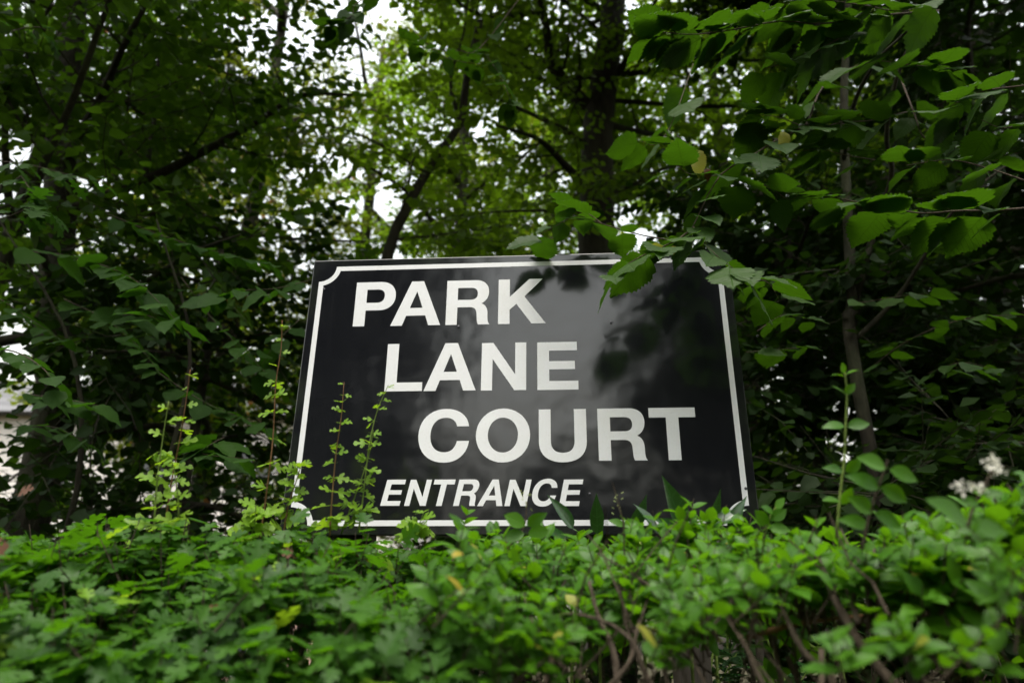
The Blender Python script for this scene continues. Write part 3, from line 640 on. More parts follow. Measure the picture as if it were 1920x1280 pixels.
def build_hawthorn():
    R = random.Random(5)
    root = empty('hawthorn_hedge', 'clipped hawthorn hedge with lobed leaves running along the left foreground below the sign', 'hedge', (-.9, 1.3, 0))
    LV = Leaves(); tw = MB(); LD = Leaves(); LY = Leaves()
    def cluster(x, s, depth):
        p, n = surf(x, s); p = p - n*depth
        ax = (n + Vector((R.gauss(0, .45), R.gauss(0, .45), .35+R.gauss(0, .35)))).normalized(); L = R.uniform(.03, .09)
        tw.tube([p-ax*L*1.6, p-ax*L*.4, p+ax*L*.5], [.0018, .0014, .0008], 3, False)
        m = R.randint(4, 8)
        for i in range(m):
            a = i*2.4+R.random(); o1 = ax.orthogonal().normalized(); o2 = ax.cross(o1); out = o1*math.cos(a)+o2*math.sin(a)
            u = R.uniform(-.8, .5); pp = p + ax*L*u
            tip = (out + ax*R.uniform(0, .7) + Vector((0, 0, -.15))).normalized()
            nr = (ax*.8 + Vector((0, -.1, .7)) + Vector((R.gauss(0, .35), R.gauss(0, .35), R.gauss(0, .35)))).normalized()
            (LY if (R.random() < .02 and depth < .02) else LV).add(pp + tip*.006, tip, nr, R.uniform(.024, .050))
    # visible shoulder: dense; front and back faces: thinner
    for i in range(1900):
        x = R.uniform(-1.25, .35); s = R.uniform(.2, .79)
        if x > -.04 + R.gauss(0, .07): continue
        cluster(x, s, abs(R.gauss(0, .024))-.008 if i % 3 else R.uniform(.02, .09))
    for i in range(900): cluster(R.uniform(-2.6, -1.2), R.uniform(.15, .8), abs(R.gauss(0, .03)))
    for i in range(900): cluster(R.uniform(-2.6, .1), R.choice((R.uniform(.02, .2), R.uniform(.8, .98))), abs(R.gauss(0, .03)))
    LV.emit(root, M['hawthorn'], 'haw', 300, lo='hawlo'); LY.emit(root, M['hawthorn_young'], 'haw', 60, 'young_foliage', 'leaf', lo='hawlo')
    # woody stems inside
    for i in range(26):
        x = -2.5 + i*.1+R.uniform(-.03, .03); y = 1.3+R.uniform(-.2, .25); b = MB(); q = [Vector((x, y, -.05))]; d = Vector((0, 0, 1))
        for k in range(6): d = (d + Vector((R.gauss(0, .25), R.gauss(0, .2), .1))).normalized(); q.append(q[-1]+d*.26)
        b.tube(curve(q, 14), [.014*(1-.7*k/14) for k in range(15)], 6); link('stem', b.mesh('stem', True), root, M['twig'])
    link('twigs', tw.mesh('twigs'), root, M['twig'], 'stuff')
    Y = 1.56
    tp = lambda lst, Y0, Y1: [at(a, c, Y0+(Y1-Y0)*i/(len(lst)-1)) for i, (a, c) in enumerate(lst)]
    for pts, Y0, Y1, st, gap, s0, s1 in (
        ([(488, 1010), (500, 920), (512, 820), (517, 720), (527, 655), (529, 600)], 1.56, 1.52, 'redstem', .036, .034, .010),
        ([(305, 1010), (322, 900), (336, 830), (346, 770), (357, 692)], 1.50, 1.44, 'redstem', .030, .034, .012),
        ([(288, 1000), (294, 910), (304, 830), (316, 752)], 1.46, 1.42, 'greenstem', .032, .034, .016),
        ([(618, 1005), (622, 940), (630, 850), (640, 780), (645, 716)], 1.56, 1.55, 'redstem', .024, .030, .011),
        ([(672, 1000), (682, 920), (693, 830), (708, 768), (728, 722)], 1.58, 1.57, 'greenstem', .026, .030, .014),
        ([(640, 1000), (662, 940), (690, 860), (700, 805)], 1.58, 1.58, 'greenstem', .030, .030, .016),
        ([(530, 1010), (540, 950), (556, 900), (566, 868)], 1.58, 1.58, 'redstem', .016, .034, .020),
        ([(330, 1010), (335, 960), (330, 900), (322, 862)], 1.40, 1.36, 'greenstem', .018, .026, .018),
        ([(770, 1010), (785, 985), (795, 958)], 1.5, 1.48, 'greenstem', .012, .032, .022),
        ([(470, 1010), (478, 975), (480, 945)], 1.5, 1.48, 'greenstem', .013, .032, .022)):
        shoot(root, tp(pts, Y0, Y1), .0022, M[st], M['hawthorn_young'], 'haw3' if s1 < .02 else 'haw', (gap, s0, s1, 'alt'), R, R.random()*6)
    # dead leaves caught in the top
    for px, py, Y, sz in ((548, 1042, 1.3, .022), (412, 1150, 1.08, .018), (8, 1040, 1.1, .035), (35, 925, 1.35, .03), (945, 1025, 1.3, .02)):
        one_leaf(root, 'haw', M['brown'], at(px, py, Y), (R.gauss(0, 1), -.4, .5), (R.gauss(0, .5), -1, .6), sz, 'dead_leaf')
build_hawthorn()

def build_privet():
    R = random.Random(9)
    root = empty('privet_hedge', 'leggy privet hedge with smooth oval leaves and bare stems in the right foreground', 'hedge', (.55, 1.1, 0))
    LV = Leaves(); tw = MB(); LY = Leaves()
    def sprig(p, ax, m, sz, gap=.014):
        q = [p, p+ax*gap*m*.5, p+ax*gap*m]; tw.tube([p-ax*.05]+q, [.0016, .0014, .0011, .0007], 4, False); o1 = ax.orthogonal().normalized(); o2 = ax.cross(o1); a0 = R.random()*6
        for i in range(m):
            a = a0 + i*1.571; pp = p+ax*gap*i; k = 1-.45*i/m
            for sg in (1, -1):
                out = (o1*math.cos(a)+o2*math.sin(a))*sg; tip = out + ax*(.35+.9*i/m)
                nr = ax - out*.4 + Vector((R.gauss(0, .2), -.15+R.gauss(0, .2), .25+R.gauss(0, .2)))
                (LY if R.random() < .007 else LV).add(pp, tip, nr, sz*k*R.uniform(.8, 1.2))
    def place(x, s, depth, m=None):
        p, n = surf(x, s); p = p - n*depth
        ax = (n*.8 + Vector((R.gauss(0, .4), R.gauss(0, .4)-.15, .55+R.gauss(0, .35)))).normalized(); sprig(p, ax, m or R.randint(3, 5), R.uniform(.036, .054), .018)
    for i in range(760):
        x = R.uniform(-.12, 1.3); s = R.uniform(.33 if x < .15 else .385, .79)
        if x < -.01 + R.gauss(0, .08): continue
        place(x, s, abs(R.gauss(0, .015)) if i % 3 else R.uniform(.01, .06))
    for i in range(420): place(R.uniform(1.3, 2.6), R.uniform(.2, .8), abs(R.gauss(0, .03)))
    for i in range(170): place(R.uniform(.1, 2.6), R.uniform(.8, .98), abs(R.gauss(0, .03)))
    # leafy patches low on the bare front
    for cx, cy, Y, rx, ry, n in ((905, 1190, .92, 50, 40, 7), (860, 1110, 1.0, 50, 50, 9), (965, 1255, .9, 60, 25, 7), (1010, 1190, .95, 35, 35, 5), (1275, 1170, .92, 45, 35, 6), (1240, 1235, .9, 35, 25, 4),
                                (1385, 1120, .95, 50, 22, 4), (1585, 1262, .80, 40, 14, 2), (1720, 1215, .80, 40, 26, 3), (1815, 1240, .78, 50, 28, 4), (1885, 1110, .82, 40, 40, 5)):
        for i in range(n):
            p = at(cx+R.gauss(0, rx*.6), cy+R.gauss(0, ry*.6), Y+R.uniform(-.04, .06)); sprig(p, Vector((R.gauss(0, .5), -.35+R.gauss(0, .3), .7)).normalized(), R.randint(3, 5), R.uniform(.028, .042))
    # lower front: thin cover below the frame
    for i in range(260): place(R.uniform(.1, 2.6), R.uniform(.02, .14), abs(R.gauss(0, .03)))
    LV.emit(root, M['privet'], 'privet', 300, lo='privlo'); LY.emit(root, M['yellow'], 'privet', 40, 'yellow_foliage', 'leaf', lo='privlo')
    # bare stems
    def stem(pts, r, label=None, mat='twig'):
        q = curve(pts, 16); b = MB(); b.tube(q, [r*(1-.5*i/16)*(1+.08*math.sin(i*2.1)) for i in range(17)], 7); link('stem', b.mesh('stem', True), root, M[mat])
    P = lambda *l: [at(a, c, Y) for a, c, Y in l]
    stem(P((1690, 1300, .98), (1620, 1215, 1.0), (1575, 1140, 1.02), (1548, 1080, 1.05), (1530, 1040, 1.08)), .0075)
    stem(P((1610, 1170, 1.0), (1600, 1120, 1.02), (1625, 1070, 1.03), (1640, 1030, 1.05)), .0045)
    stem(P((1550, 1260, 1.0), (1510, 1225, 1.0), (1485, 1180, 1.02), (1465, 1130, 1.04), (1460, 1060, 1.08)), .005)
    stem(P((1440, 1300, 1.0), (1415, 1250, 1.02), (1393, 1200, 1.04), (1360, 1140, 1.08)), .0045)
    stem(P((1400, 1195, 1.08), (1480, 1172, 1.08), (1560, 1160, 1.1), (1660, 1150, 1.12)), .004, mat='redstem')
    stem(P((1230, 1300, 1.05), (1190, 1220, 1.06), (1170, 1150, 1.1), (1160, 1080, 1.12)), .004)
    stem(P((1160, 1300, 1.04), (1150, 1220, 1.06), (1120, 1150, 1.08), (1105, 1090, 1.1)), .005)
    stem(P((1140, 1290, 1.04), (1180, 1240, 1.05), (1195, 1180, 1.06), (1215, 1120, 1.1)), .004)
    stem(P((1215, 1290, 1.0), (1190, 1210, 1.0), (1135, 1165, 1.02), (1060, 1150, 1.04), (1035, 1175, 1.02)), .003)
    for i in range(46):
        x = R.uniform(.12, 2.5); y = 1.12+R.uniform(-.14, .2); q = [Vector((x, y, -.05))]; d = Vector((R.gauss(0, .2), 0, 1)).normalized()
        for k in range(6): d = (d + Vector((R.gauss(0, .2), R.gauss(0, .14), .12))).normalized(); q.append(q[-1]+d*.265)
        stem(q, R.uniform(.005, .010))
    for i in range(240):
        x = R.uniform(.05, 1.2); y = R.uniform(.95, 1.3); p = Vector((x, y, R.uniform(1.2, 1.58))); d = Vector((R.gauss(0, .6), R.gauss(0, .5), 1)).normalized(); q = [p]
        for k in range(3): d = (d + Vector((R.gauss(0, .3), R.gauss(0, .3), 0))).normalized(); q.append(q[-1]+d*R.uniform(.03, .07))
        tw.tube(q, [.002, .0018, .0014, .001], 4, False)
    link('twigs', tw.mesh('twigs'), root, M['twig'], 'stuff')
    # tall shoots above the top
    tp = lambda lst, Y0, Y1: [at(a, c, Y0+(Y1-Y0)*i/(len(lst)-1)) for i, (a, c) in enumerate(lst)]
    def pshoot(pts, Y0, Y1, st, leaves, r=.0022):
        q = tp(pts, Y0, Y1); cu = curve(q, 14); b = MB(); b.tube(cu, [r*(1-.5*i/14) for i in range(15)], 6); stt = link('shoot', b.mesh('shoot', True), root, M[st])
        for (px, py, Yl, sz, ang, face) in leaves:
            a = math.radians(ang); tip = RT*math.cos(a) + UP*math.sin(a) - FW*.15; nr = -FW*face + Vector((0, 0, 1))*(1-face) + RT*R.gauss(0, .15)
            one_leaf(stt, 'privet', M['privet'], at(px, py, Yl), tip, nr, sz, v=R.randrange(3))
    pshoot([(1568, 1010), (1575, 930), (1583, 860), (1586, 790), (1588, 735), (1583, 690)], 1.12, 1.08, 'greenstem',
           [(1585, 738, 1.08, .022, 50, .7), (1586, 738, 1.08, .026, 150, .4), (1583, 798, 1.09, .034, 172, .5), (1589, 800, 1.09, .034, 14, .6), (1580, 883, 1.1, .030, 160, .6), (1586, 884, 1.1, .030, 40, .8), (1575, 940, 1.1, .028, 168, .4), (1578, 945, 1.1, .03, 60, .8), (1582, 700, 1.07, .018, 100, .5), (1587, 702, 1.07, .02, 30, .3), (1581, 705, 1.07, .02, 160, .3)])
    pshoot([(1616, 1030), (1632, 960), (1650, 905), (1665, 862)], 1.0, .97, 'twig',
           [(1660, 877, .97, .042, 155, .6), (1668, 880, .97, .042, -15, .7), (1648, 915, .98, .046, 150, .6), (1652, 912, .98, .040, -28, .7), (1636, 960, .99, .04, 145, .6), (1640, 962, .99, .042, -20, .7), (1628, 985, 1.0, .040, 160, .6)])
    pshoot([(1810, 1010), (1822, 960), (1838, 925), (1862, 880)], .86, .84, 'twig',
           [(1815, 990, .84, .060, 140, .5), (1820, 985, .84, .04, -10, .6), (1835, 945, .84, .024, 160, .6), (1845, 930, .84, .022, 20, .5)])
    pshoot([(1432, 1010), (1442, 975), (1455, 950)], 1.22, 1.2, 'greenstem', [(1440, 985, 1.2, .034, 130, .7), (1446, 975, 1.2, .03, 40, .6), (1452, 962, 1.2, .026, 150, .5), (1455, 955, 1.2, .024, 60, .5), (1442, 990, 1.2, .034, 0, .6)])
    pshoot([(975, 1010), (985, 975), (988, 940)], 1.3, 1.29, 'twig', [(985, 985, 1.29, .042, 150, .6), (988, 985, 1.29, .04, 35, .8), (983, 1000, 1.29, .04, 190, .6), (990, 1000, 1.29, .038, 10, .7)])
    pshoot([(1175, 1010), (1168, 975), (1158, 945)], 1.4, 1.4, 'twig', [(1170, 985, 1.4, .03, 150, .6), (1168, 985, 1.4, .03, 20, .6)])
    # cream flower clusters and flower buds
    t = NT('cream_privet_flower'); t.l(t.bsdf((.76, .75, .66), .6, .3).outputs[0], t.out.inputs[0]); fm = t.m
    t = NT('green_flower_bud'); t.l(t.bsdf((.30, .36, .12), .6, .3).outputs[0], t.out.inputs[0]); bm2 = t.m
    def flowers(cx, cy, Y, n, rad, mat, sz):
        for i in range(n):
            c = at(cx, cy, Y) + Vector((R.gauss(0, rad), R.gauss(0, rad), R.gauss(0, rad*1.3))); b = MB(); d = Vector((R.gauss(0, 1), R.gauss(0, 1), 1)).normalized()
            b.tube([c-d*sz*1.3, c, c+d*sz*.4], [sz*.16, sz*.25, sz*.3], 5)
            o1 = d.orthogonal().normalized(); o2 = d.cross(o1)
            if mat is fm:
                for k in range(4):
                    a = k*1.571; o = o1*math.cos(a)+o2*math.sin(a); pz = o2*math.cos(a)-o1*math.sin(a); j = len(b.v)
                    b.v += [c+d*sz*.4, c+d*sz*.5+o*sz*.6+pz*sz*.3, c+d*sz*.2+o*sz*1.1, c+d*sz*.5+o*sz*.6-pz*sz*.3]; b.f.append((j, j+1, j+2, j+3))
            link('flower' if mat is fm else 'flower_bud', b.mesh('flower'), root, mat)
    flowers(1866, 872, .84, 34, .0050, fm, .0030); flowers(1836, 912, .84, 18, .0038, fm, .0028); flowers(1803, 916, .84, 12, .0036, fm, .0026)
    flowers(988, 932, 1.29, 10, .007, bm2, .003); flowers(1158, 945, 1.4, 12, .009, bm2, .003)
build_privet()

def build_laurel():
    R = random.Random(3)
    root = empty('laurel_shrub', 'dark glossy laurel shoots poking up before the lower right corner of the sign', 'shrub', (.42, 1.6, 0))
    LF = [(1285, 1010, 1.62, 62*1.15, 112, .6), (1322, 1012, 1.62, 54, 70, .6), (1335, 1000, 1.6, 44, 35, .5), (1120, 1015, 1.66, 48, 92, .7), (1075, 1005, 1.66, 50, 125, .5), (1062, 1022, 1.66, 40, 160, .5), (1290, 1015, 1.62, 44, 150, .5), (1180, 1010, 1.66, 46, 60, .5), (1232, 1012, 1.64, 42, 120, .5), (1370, 1012, 1.6, 45, 75, .5)]
    stems = {}
    for px, py, Y, L, ang, face in LF:
        a = math.radians(ang); tip = RT*math.cos(a)+UP*math.sin(a)-FW*.1; nr = -FW*face+Vector((0, 0, 1))*(1-face)+RT*R.gauss(0, .3)
        one_leaf(root, 'laurel', M['laurel'], at(px, py-14, Y-.06), tip, nr, L*1.55/FPX*Y, v=R.randrange(2))
    for px, Y in ((1285, 1.62), (1330, 1.6), (1120, 1.66), (1070, 1.66), (1200, 1.65)):
        p = at(px, 1015, Y); b = MB(); b.tube(curve([Vector((p.x*.8+.1, 1.6, 0)), Vector((p.x*.95, 1.6, .9)), p], 10), [.008*(1-.07*i) for i in range(11)], 6); link('stem', b.mesh('stem', True), root, M['greenstem'])
    # larger laurel behind, right of the sign
    root = empty('laurel_shrub', 'dark glossy laurel shrub in the shade just right of the sign edge', 'shrub', (.72, 2.35, 0))
    LV = Leaves()
    for i in range(60):
        c = Vector((.74+R.gauss(0, .16), 2.35+R.gauss(0, .15), R.uniform(.8, 1.98))); c.z -= abs(c.x-.72)*.5
        d = Vector((R.gauss(0, .5), R.gauss(0, .5)-.2, .7)).normalized(); b = MB(); b.tube([c-d*.25, c], [.004, .002], 5); link('stem', b.mesh('stem'), root, M['greenstem'])
        for k in range(9):
            a = k*2.4; o = Vector((math.cos(a), math.sin(a), R.uniform(-.1, .5))); LV.add(c-d*.012*k, o, Vector((R.gauss(0, .25), R.gauss(0, .25), 1)), R.uniform(.07, .11))
    b = MB(); b.tube([Vector((.72, 2.35, -.1)), Vector((.73, 2.35, .9)), Vector((.74, 2.35, 1.8))], [.03, .02, .008], 8); link('trunk', b.mesh('trunk', True), root, M['bark'])
    LV.emit(root, M['laurel'], 'laurel', 300)
build_laurel()

# ------------------------------------------------------------------ overhanging branches with large leaves
def spray(root, br, R, LV, gap_px, size_px, jit=.5, down=-60, skip=.0):
    """large leaves along a twig, alternately left and right, tips drooping; br = list of (px,py,Y)"""
    q = curve([at(*b) for b in br], 24); L = sum((q[i+1]-q[i]).length for i in range(24)); s = L*.1; side = 1
    while s <= L*1.02:
        u = min(s/L, .999)*24; j = min(int(u), 23); p = q[j].lerp(q[j+1], u-j); ax = (q[j+1]-q[j]).normalized()
        dep = (p-CAM).dot(FW); hor = ax.cross(Vector((0, 0, 1)))
        if hor.length < .2: hor = Vector((1, 0, 0))
        hor.normalize(); tip = hor*side*R.uniform(.7, 1.1) + ax*R.uniform(.3, 1.) + Vector((0, 0, -R.uniform(.05, .55))) + Vector((R.gauss(0, .2), R.gauss(0, .2), 0))
        tip.normalize(); nr = Vector((R.gauss(0, .28), R.gauss(0, .28)-.30, 1))
        sz = size_px*R.uniform(.65, 1.15)/FPX*dep*1.0
        if R.random() > skip: LV.add(p + tip*sz*.25, tip, nr, sz)
        side = -side; s += gap_px/FPX*dep*R.uniform(.6, 1.4)
def twigmesh(name, root, br, r, mat='twig'):
    q = curve([at(*b) for b in br], 16); b = MB(); b.tube(q, [r*(1-.65*i/16) for i in range(17)], 6); return link(name, b.mesh(name, True), root, M[mat])
def build_linden():
    R = random.Random(12); Y = 3.4; p = at(1608, 720, Y)
    root = empty('linden_tree', 'linden with slim trunk whose large toothed leaves overhang the sign at upper right', 'tree', (p.x, Y, 0))
    b = MB(); tr = curve([Vector((p.x+.04, Y, -.2)), p, at(1598, 560, Y), at(1588, 380, Y), at(1582, 200, Y), at(1590, 20, Y), at(1600, -200, Y)], 24)
    b.tube(tr, [.034*(1-.5*i/24) for i in range(25)], 10); link('trunk', b.mesh('trunk', True), root, M['bark'])
    for pts, r in (([(1605, 560, Y), (1640, 430, Y-.1), (1672, 330, Y-.3), (1662, 250, Y-.5), (1690, 120, Y-.8), (1760, 0, Y-1)], .018), ([(1600, 640, Y), (1680, 560, Y-.1), (1740, 470, Y-.3), (1800, 380, Y-.5), (1900, 300, Y-.6)], .014),
                   ([(1582, 300, Y), (1600, 200, Y-.5), (1640, 120, Y-.9), (1700, 60, Y-1.3)], .014)):
        twigmesh('limb', root, pts, r, 'bark')
    LV = Leaves()
    B = [ # branch points (px, py, Y), radius, leaf gap px, leaf size px
        ([(1590, 130, 2.5), (1545, 160, 2.3), (1525, 200, 2.1), (1510, 235, 1.95), (1457, 262, 1.85), (1410, 292, 1.8), (1350, 328, 1.75), (1310, 403, 1.72), (1297, 430, 1.7)], .0045, 40, 74),
        ([(1350, 328, 1.75), (1325, 330, 1.73), (1290, 325, 1.72), (1270, 310, 1.7)], .002, 22, 74),
        ([(1297, 430, 1.7), (1265, 452, 1.66), (1225, 470, 1.63), (1185, 490, 1.6), (1145, 520, 1.58)], .0026, 24, 88),
        ([(1300, 425, 1.7), (1320, 455, 1.66), (1345, 480, 1.63), (1370, 500, 1.6), (1400, 520, 1.58)], .0022, 22, 88),
        ([(1265, 452, 1.66), (1200, 440, 1.68), (1130, 420, 1.7), (1080, 405, 1.72), (1040, 425, 1.75), (1010, 440, 1.78)], .002, 30, 60),
        ([(1130, 420, 1.7), (1110, 405, 1.72), (1080, 385, 1.74), (1050, 375, 1.76)], .0016, 24, 66),
        ([(1760, 20, 2.2), (1640, 30, 2.0), (1540, 45, 1.9), (1462, 40, 1.8), (1380, 55, 1.75), (1300, 65, 1.7), (1240, 60, 1.7)], .004, 22, 84),
        ([(1640, 30, 2.0), (1560, 80, 1.95), (1500, 110, 1.9), (1430, 130, 1.88)], .003, 26, 80),
        ([(1800, -20, 2.1), (1700, 20, 2.0), (1620, 10, 1.9), (1540, 0, 1.85), (1450, 0, 1.8)], .003, 24, 90),
        ([(1590, 130, 2.5), (1640, 115, 2.2), (1690, 120, 2.0), (1740, 125, 1.9), (1800, 130, 1.85)], .003, 26, 84),
        ([(1690, 150, 2.4), (1715, 215, 2.2), (1735, 260, 2.1), (1800, 280, 2.0), (1870, 300, 1.9)], .004, 40, 74),
        ([(1925, 160, 1.8), (1850, 170, 1.8), (1800, 190, 1.8), (1750, 215, 1.82)], .003, 26, 84),
        ([(1925, 230, 1.8), (1880, 240, 1.8), (1840, 225, 1.8)], .003, 26, 80),
        ([(1925, 340, 1.7), (1850, 315, 1.75), (1780, 300, 1.8), (1700, 310, 1.85)], .003, 26, 86),
        ([(1925, 390, 1.65), (1860, 395, 1.65), (1800, 395, 1.68), (1730, 400, 1.7), (1670, 390, 1.75), (1560, 370, 1.8), (1520, 362, 1.85)], .0035, 23, 92),
        ([(1700, 210, 2.2), (1640, 225, 2.1), (1580, 230, 2.0), (1520, 240, 1.95), (1460, 220, 1.9), (1415, 215, 1.88)], .003, 24, 74),
        ([(1640, 300, 2.2), (1580, 290, 2.1), (1540, 280, 2.05), (1490, 285, 2.0)], .0025, 30, 72),
        ([(1349, 328, 1.75), (1390, 340, 1.78), (1440, 350, 1.8), (1480, 375, 1.82), (1500, 360, 1.84)], .0018, 34, 72),
        ([(1300, 120, 2.2), (1260, 230, 2.1), (1230, 270, 2.05), (1200, 265, 2.0)], .002, 44, 76),
        ([(1400, 520, 1.62), (1440, 530, 1.7), (1460, 560, 1.8)], .0018, 30, 64),
        ([(1420, 620, 2.3), (1470, 590, 2.4), (1520, 600, 2.5)], .002, 26, 46), ([(1400, 660, 2.4), (1460, 655, 2.5), (1510, 650, 2.6)], .002, 26, 44), ([(1600, 570, 2.9), (1690, 555, 2.6), (1740, 550, 2.5)], .002, 26, 46),
        ([(1620, 700, 3.2), (1700, 640, 2.7), (1800, 600, 2.6), (1900, 590, 2.5)], .003, 26, 44), ([(1740, 700, 2.7), (1800, 680, 2.5), (1860, 690, 2.4)], .002, 26, 48),
    ]
    for pts, r, gap, size in B:
        twigmesh('branch', root, pts, r); spray(root, pts, R, LV, gap, size)
    LV.emit(root, M['linden'], 'linden', 300)
    one_leaf(root, 'linden', M['linden'], at(1010, 452, 1.76), RT*-.9-UP*.12-FW*.3, UP*.9-FW*.45, .10, v=1)
    for px, py, Yl, sz, ang, mat in ((1303, 285, 1.68, .075, -75, 'yellow'), (1325, 318, 1.69, .035, -80, 'brown'), (1470, 250, 1.8, .06, -95, 'yellow'), (1262, 462, 1.6, .022, -80, 'yellow'), (1222, 465, 1.6, .03, 10, 'yellow')):
        a = math.radians(ang); one_leaf(root, 'linden', M[mat], at(px, py, Yl), RT*math.cos(a)+UP*math.sin(a), -FW+RT*.4, sz, 'leaf', 'yellowing leaf' if mat == 'yellow' else 'brown withered leaf', v=1)
build_linden()
def build_hazel():
    R = random.Random(15); Y = 3.0
    root = empty('hazel_tree', 'young hazel with broad toothed leaves hanging low at left behind the hawthorn shoots', 'tree', (-1.9, Y, 0))
    for i in range(2):
        b = MB(); x = -2.1+i*.3; b.tube(curve([Vector((x, Y+.8, -.2)), Vector((x-.12+i*.1, Y+.7, 1.3)), Vector((x+.05+i*.1, Y+.5, 2.2)), Vector((x-.1+i*.3, Y+.4, 2.9)), Vector((x-.5+i*.5, Y+.2, 3.5))], 14), [.025*(1-.06*k) for k in range(15)], 8); link('trunk', b.mesh('trunk', True), root, M['bark'])
    LV = Leaves()
    for pts, r, gap, size in (
        ([(40, 470, 2.8), (130, 480, 2.6), (200, 500, 2.5), (260, 530, 2.4), (330, 600, 2.3)], .003, 28, 66), ([(230, 590, 2.6), (270, 590, 2.4), (300, 600, 2.3)], .002, 26, 66),
        ([(-30, 650, 2.2), (30, 660, 2.1), (80, 690, 2.0), (110, 730, 2.0)], .003, 30, 54), ([(60, 740, 2.5), (130, 750, 2.4), (185, 760, 2.3)], .002, 28, 60),
        ([(600, 520, 2.9), (520, 540, 2.7), (450, 545, 2.5), (395, 560, 2.5)], .002, 26, 56), ([(420, 820, 2.6), (400, 830, 2.4), (380, 850, 2.4), (470, 860, 2.3)], .002, 20, 60),
        ([(300, 700, 3), (360, 740, 2.8), (420, 770, 2.7), (500, 800, 2.6)], .002, 26, 50), ([(120, 560, 3.2), (200, 600, 3.), (260, 650, 2.9), (300, 700, 2.8)], .002, 24, 44),
        ([(340, 520, 3.2), (400, 600, 3.), (450, 650, 2.9), (500, 700, 2.8)], .002, 24, 44), ([(20, 800, 3), (100, 800, 2.8), (160, 830, 2.7)], .002, 26, 46), ([(560, 600, 3.2), (520, 640, 3), (480, 700, 3.)], .002, 24, 44),
        ([(200, 400, 3.2), (300, 440, 3), (400, 470, 2.9), (520, 500, 2.8)], .002, 24, 44), ([(0, 560, 3.), (60, 600, 2.9), (120, 640, 2.8)], .002, 24, 48)):
        twigmesh('branch', root, pts, r); spray(root, pts, R, LV, gap*.85, size*.92)
    LV.emit(root, M['hazel'], 'linden', 300)
    # near spray at the upper middle, from the forked tree
    root = LIME
    twigmesh('branch', root, [(960, -120, 5.2), (1000, -140, 4.2), (985, -60, 3.4), (980, -10, 3.0)], .012, 'bark')
    LV = Leaves()
    for pts, r, gap, size in (([(980, -10, 3.0), (900, 90, 2.8), (860, 95, 2.6), (800, 90, 2.5), (770, 75, 2.5)], .003, 26, 38), ([(900, 90, 2.8), (930, 130, 2.7), (950, 170, 2.6), (960, 200, 2.6)], .002, 18, 38),
                              ([(960, -100, 3), (700, -10, 2.5), (660, 30, 2.4), (620, 50, 2.4)], .003, 30, 40), ([(780, 60, 2.6), (820, 100, 2.5), (860, 115, 2.5), (900, 120, 2.5)], .002, 20, 36)):
        twigmesh('branch', root, pts, r); spray(root, pts, R, LV, gap, size)
    LV.emit(root, M['linden'], 'linden', 300)
    # oak sapling at left edge
    root = empty('oak_sapling', 'thin oak sapling with grey green lobed leaves at the left edge', 'tree', (-1.75, 2.4, 0))
    b = MB(); b.tube(curve([Vector((-1.75, 2.4, -.2)), Vector((-1.72, 2.4, 1.5)), at(-20, 420, 2.4), at(40, 330, 2.4)], 14), [.014*(1-.05*k) for k in range(15)], 7); link('trunk', b.mesh('trunk', True), root, M['bark'])
    LV = Leaves()
    for pts, r, gap, size in (([(-20, 420, 2.4), (30, 400, 2.3), (70, 385, 2.3), (95, 400, 2.25)], .002, 15, 56), ([(40, 330, 2.4), (60, 360, 2.3), (75, 375, 2.3)], .002, 15, 50), ([(-20, 300, 2.5), (60, 310, 2.4), (140, 330, 2.4), (200, 340, 2.4)], .002, 17, 44), ([(20, 60, 2.5), (60, 50, 2.4), (100, 60, 2.4)], .002, 20, 50)):
        twigmesh('branch', root, pts, r); spray(root, pts, R, LV, gap, size)
    LV.emit(root, M['hazel'], 'oak', 300)
build_hazel()

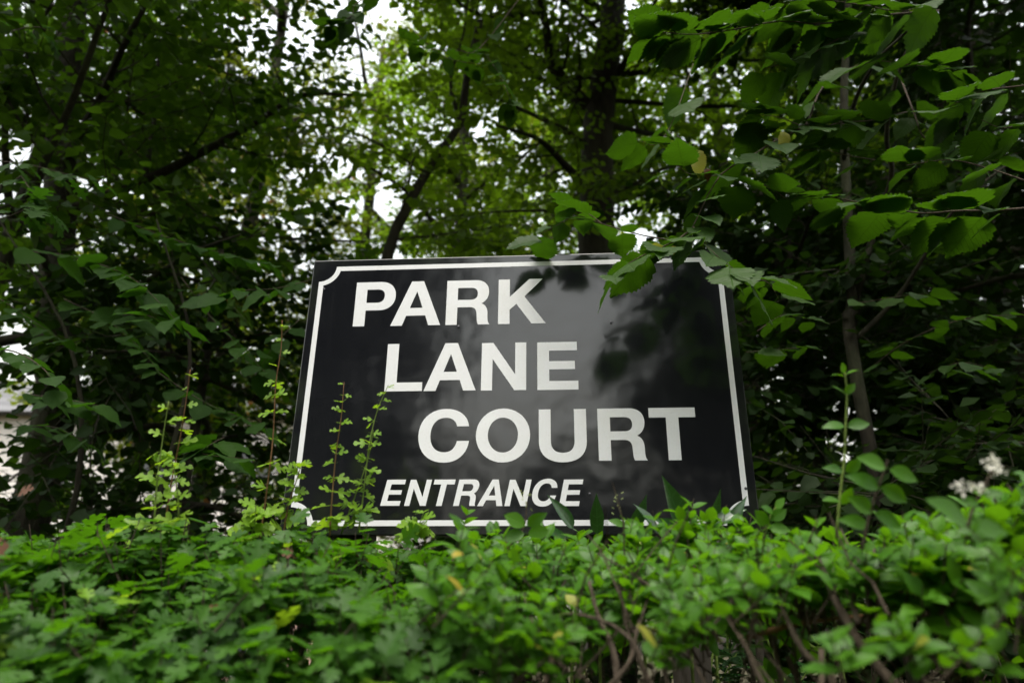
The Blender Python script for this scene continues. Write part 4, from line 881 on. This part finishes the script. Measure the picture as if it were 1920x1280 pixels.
# ------------------------------------------------------------------ pale house beyond the trees at left
def build_house():
    t = NT('pale_render'); n1 = t.noise(2., 6); t.l(t.bsdf(t.ramp(n1, ((.3, (.62, .58, .54)), (.7, (.74, .70, .66)))), .85, .2).outputs[0], t.out.inputs[0]); ren = t.m
    t = NT('pink_brick'); bt = t.n('ShaderNodeTexBrick'); tc = t.n('ShaderNodeTexCoord'); mp = t.n('ShaderNodeMapping'); mp.inputs['Rotation'].default_value = (math.pi/2, 0, 0); t.l(tc.outputs['Object'], mp.inputs[0]); t.l(mp.outputs[0], bt.inputs[0])
    bt.inputs['Color1'].default_value = (.42, .22, .16, 1); bt.inputs['Color2'].default_value = (.34, .17, .12, 1); bt.inputs['Mortar'].default_value = (.5, .46, .42, 1); bt.inputs['Scale'].default_value = 1; bt.inputs['Brick Width'].default_value = .225; bt.inputs['Row Height'].default_value = .075; bt.inputs['Mortar Size'].default_value = .01
    t.l(t.bsdf(bt.outputs[0], .85, .2).outputs[0], t.out.inputs[0]); brk = t.m
    t = NT('window_glass_dark'); t.l(t.bsdf((.03, .035, .04), .05, .6).outputs[0], t.out.inputs[0]); gl = t.m
    t = NT('white_frame'); t.l(t.bsdf((.75, .75, .74), .5, .4).outputs[0], t.out.inputs[0]); wf = t.m
    t = NT('roof_tile'); n1 = t.noise(8., 4); t.l(t.bsdf(t.ramp(n1, ((.3, (.07, .07, .075)), (.7, (.13, .13, .135)))), .8, .2).outputs[0], t.out.inputs[0]); rf = t.m
    root = empty('pale_house', 'pale rendered house with a brick ground floor glimpsed through gaps at lower left', 'house', (-13, 24, 0))
    def part(name, lo, hi, mat, parent=root):
        b = MB(); b.box(lo, hi); o = link(name, b.mesh(name), None, mat); o.parent = parent; return o
    part('ground_floor_wall', (-10, 0, 0), (10, 9, 2.7), brk); part('upper_wall', (-10, .05, 2.9), (10, 9, 8.8), ren); part('band', (-10.05, -.06, 2.7), (10.05, 9.05, 2.9), wf)
    for i in range(6):
        x = -8.6+i*3.3
        for z0, z1 in ((.9, 2.2), (3.6, 5.0), (6.3, 7.7)):
            yy = -.004 if z0 < 2 else .046
            f = part('window', (x-.65, yy-.05, z0-.08), (x+.65, yy-.001, z1+.08), wf)
            for sx in (-1, 1): part('pane', (x+(sx-1)*.29+.03 if sx > 0 else x-.58, yy-.058, z0), (x+.58 if sx > 0 else x-.03, yy-.0505, z1), gl, f)
    b = MB(); b.v = [Vector(v) for v in ((-10.4, -.5, 8.75), (10.4, -.5, 8.75), (10.4, 9.5, 8.75), (-10.4, 9.5, 8.75), (-10.4, 4.5, 11.6), (10.4, 4.5, 11.6))]; b.f = [(0, 1, 5, 4), (2, 3, 4, 5), (0, 4, 3), (1, 2, 5), (3, 2, 1, 0)]
    o = link('roof', b.mesh('roof'), None, rf); o.parent = root
    c = part('chimney', (5, 4, 11), (5.8, 5, 12.8), brk, o)
build_house()
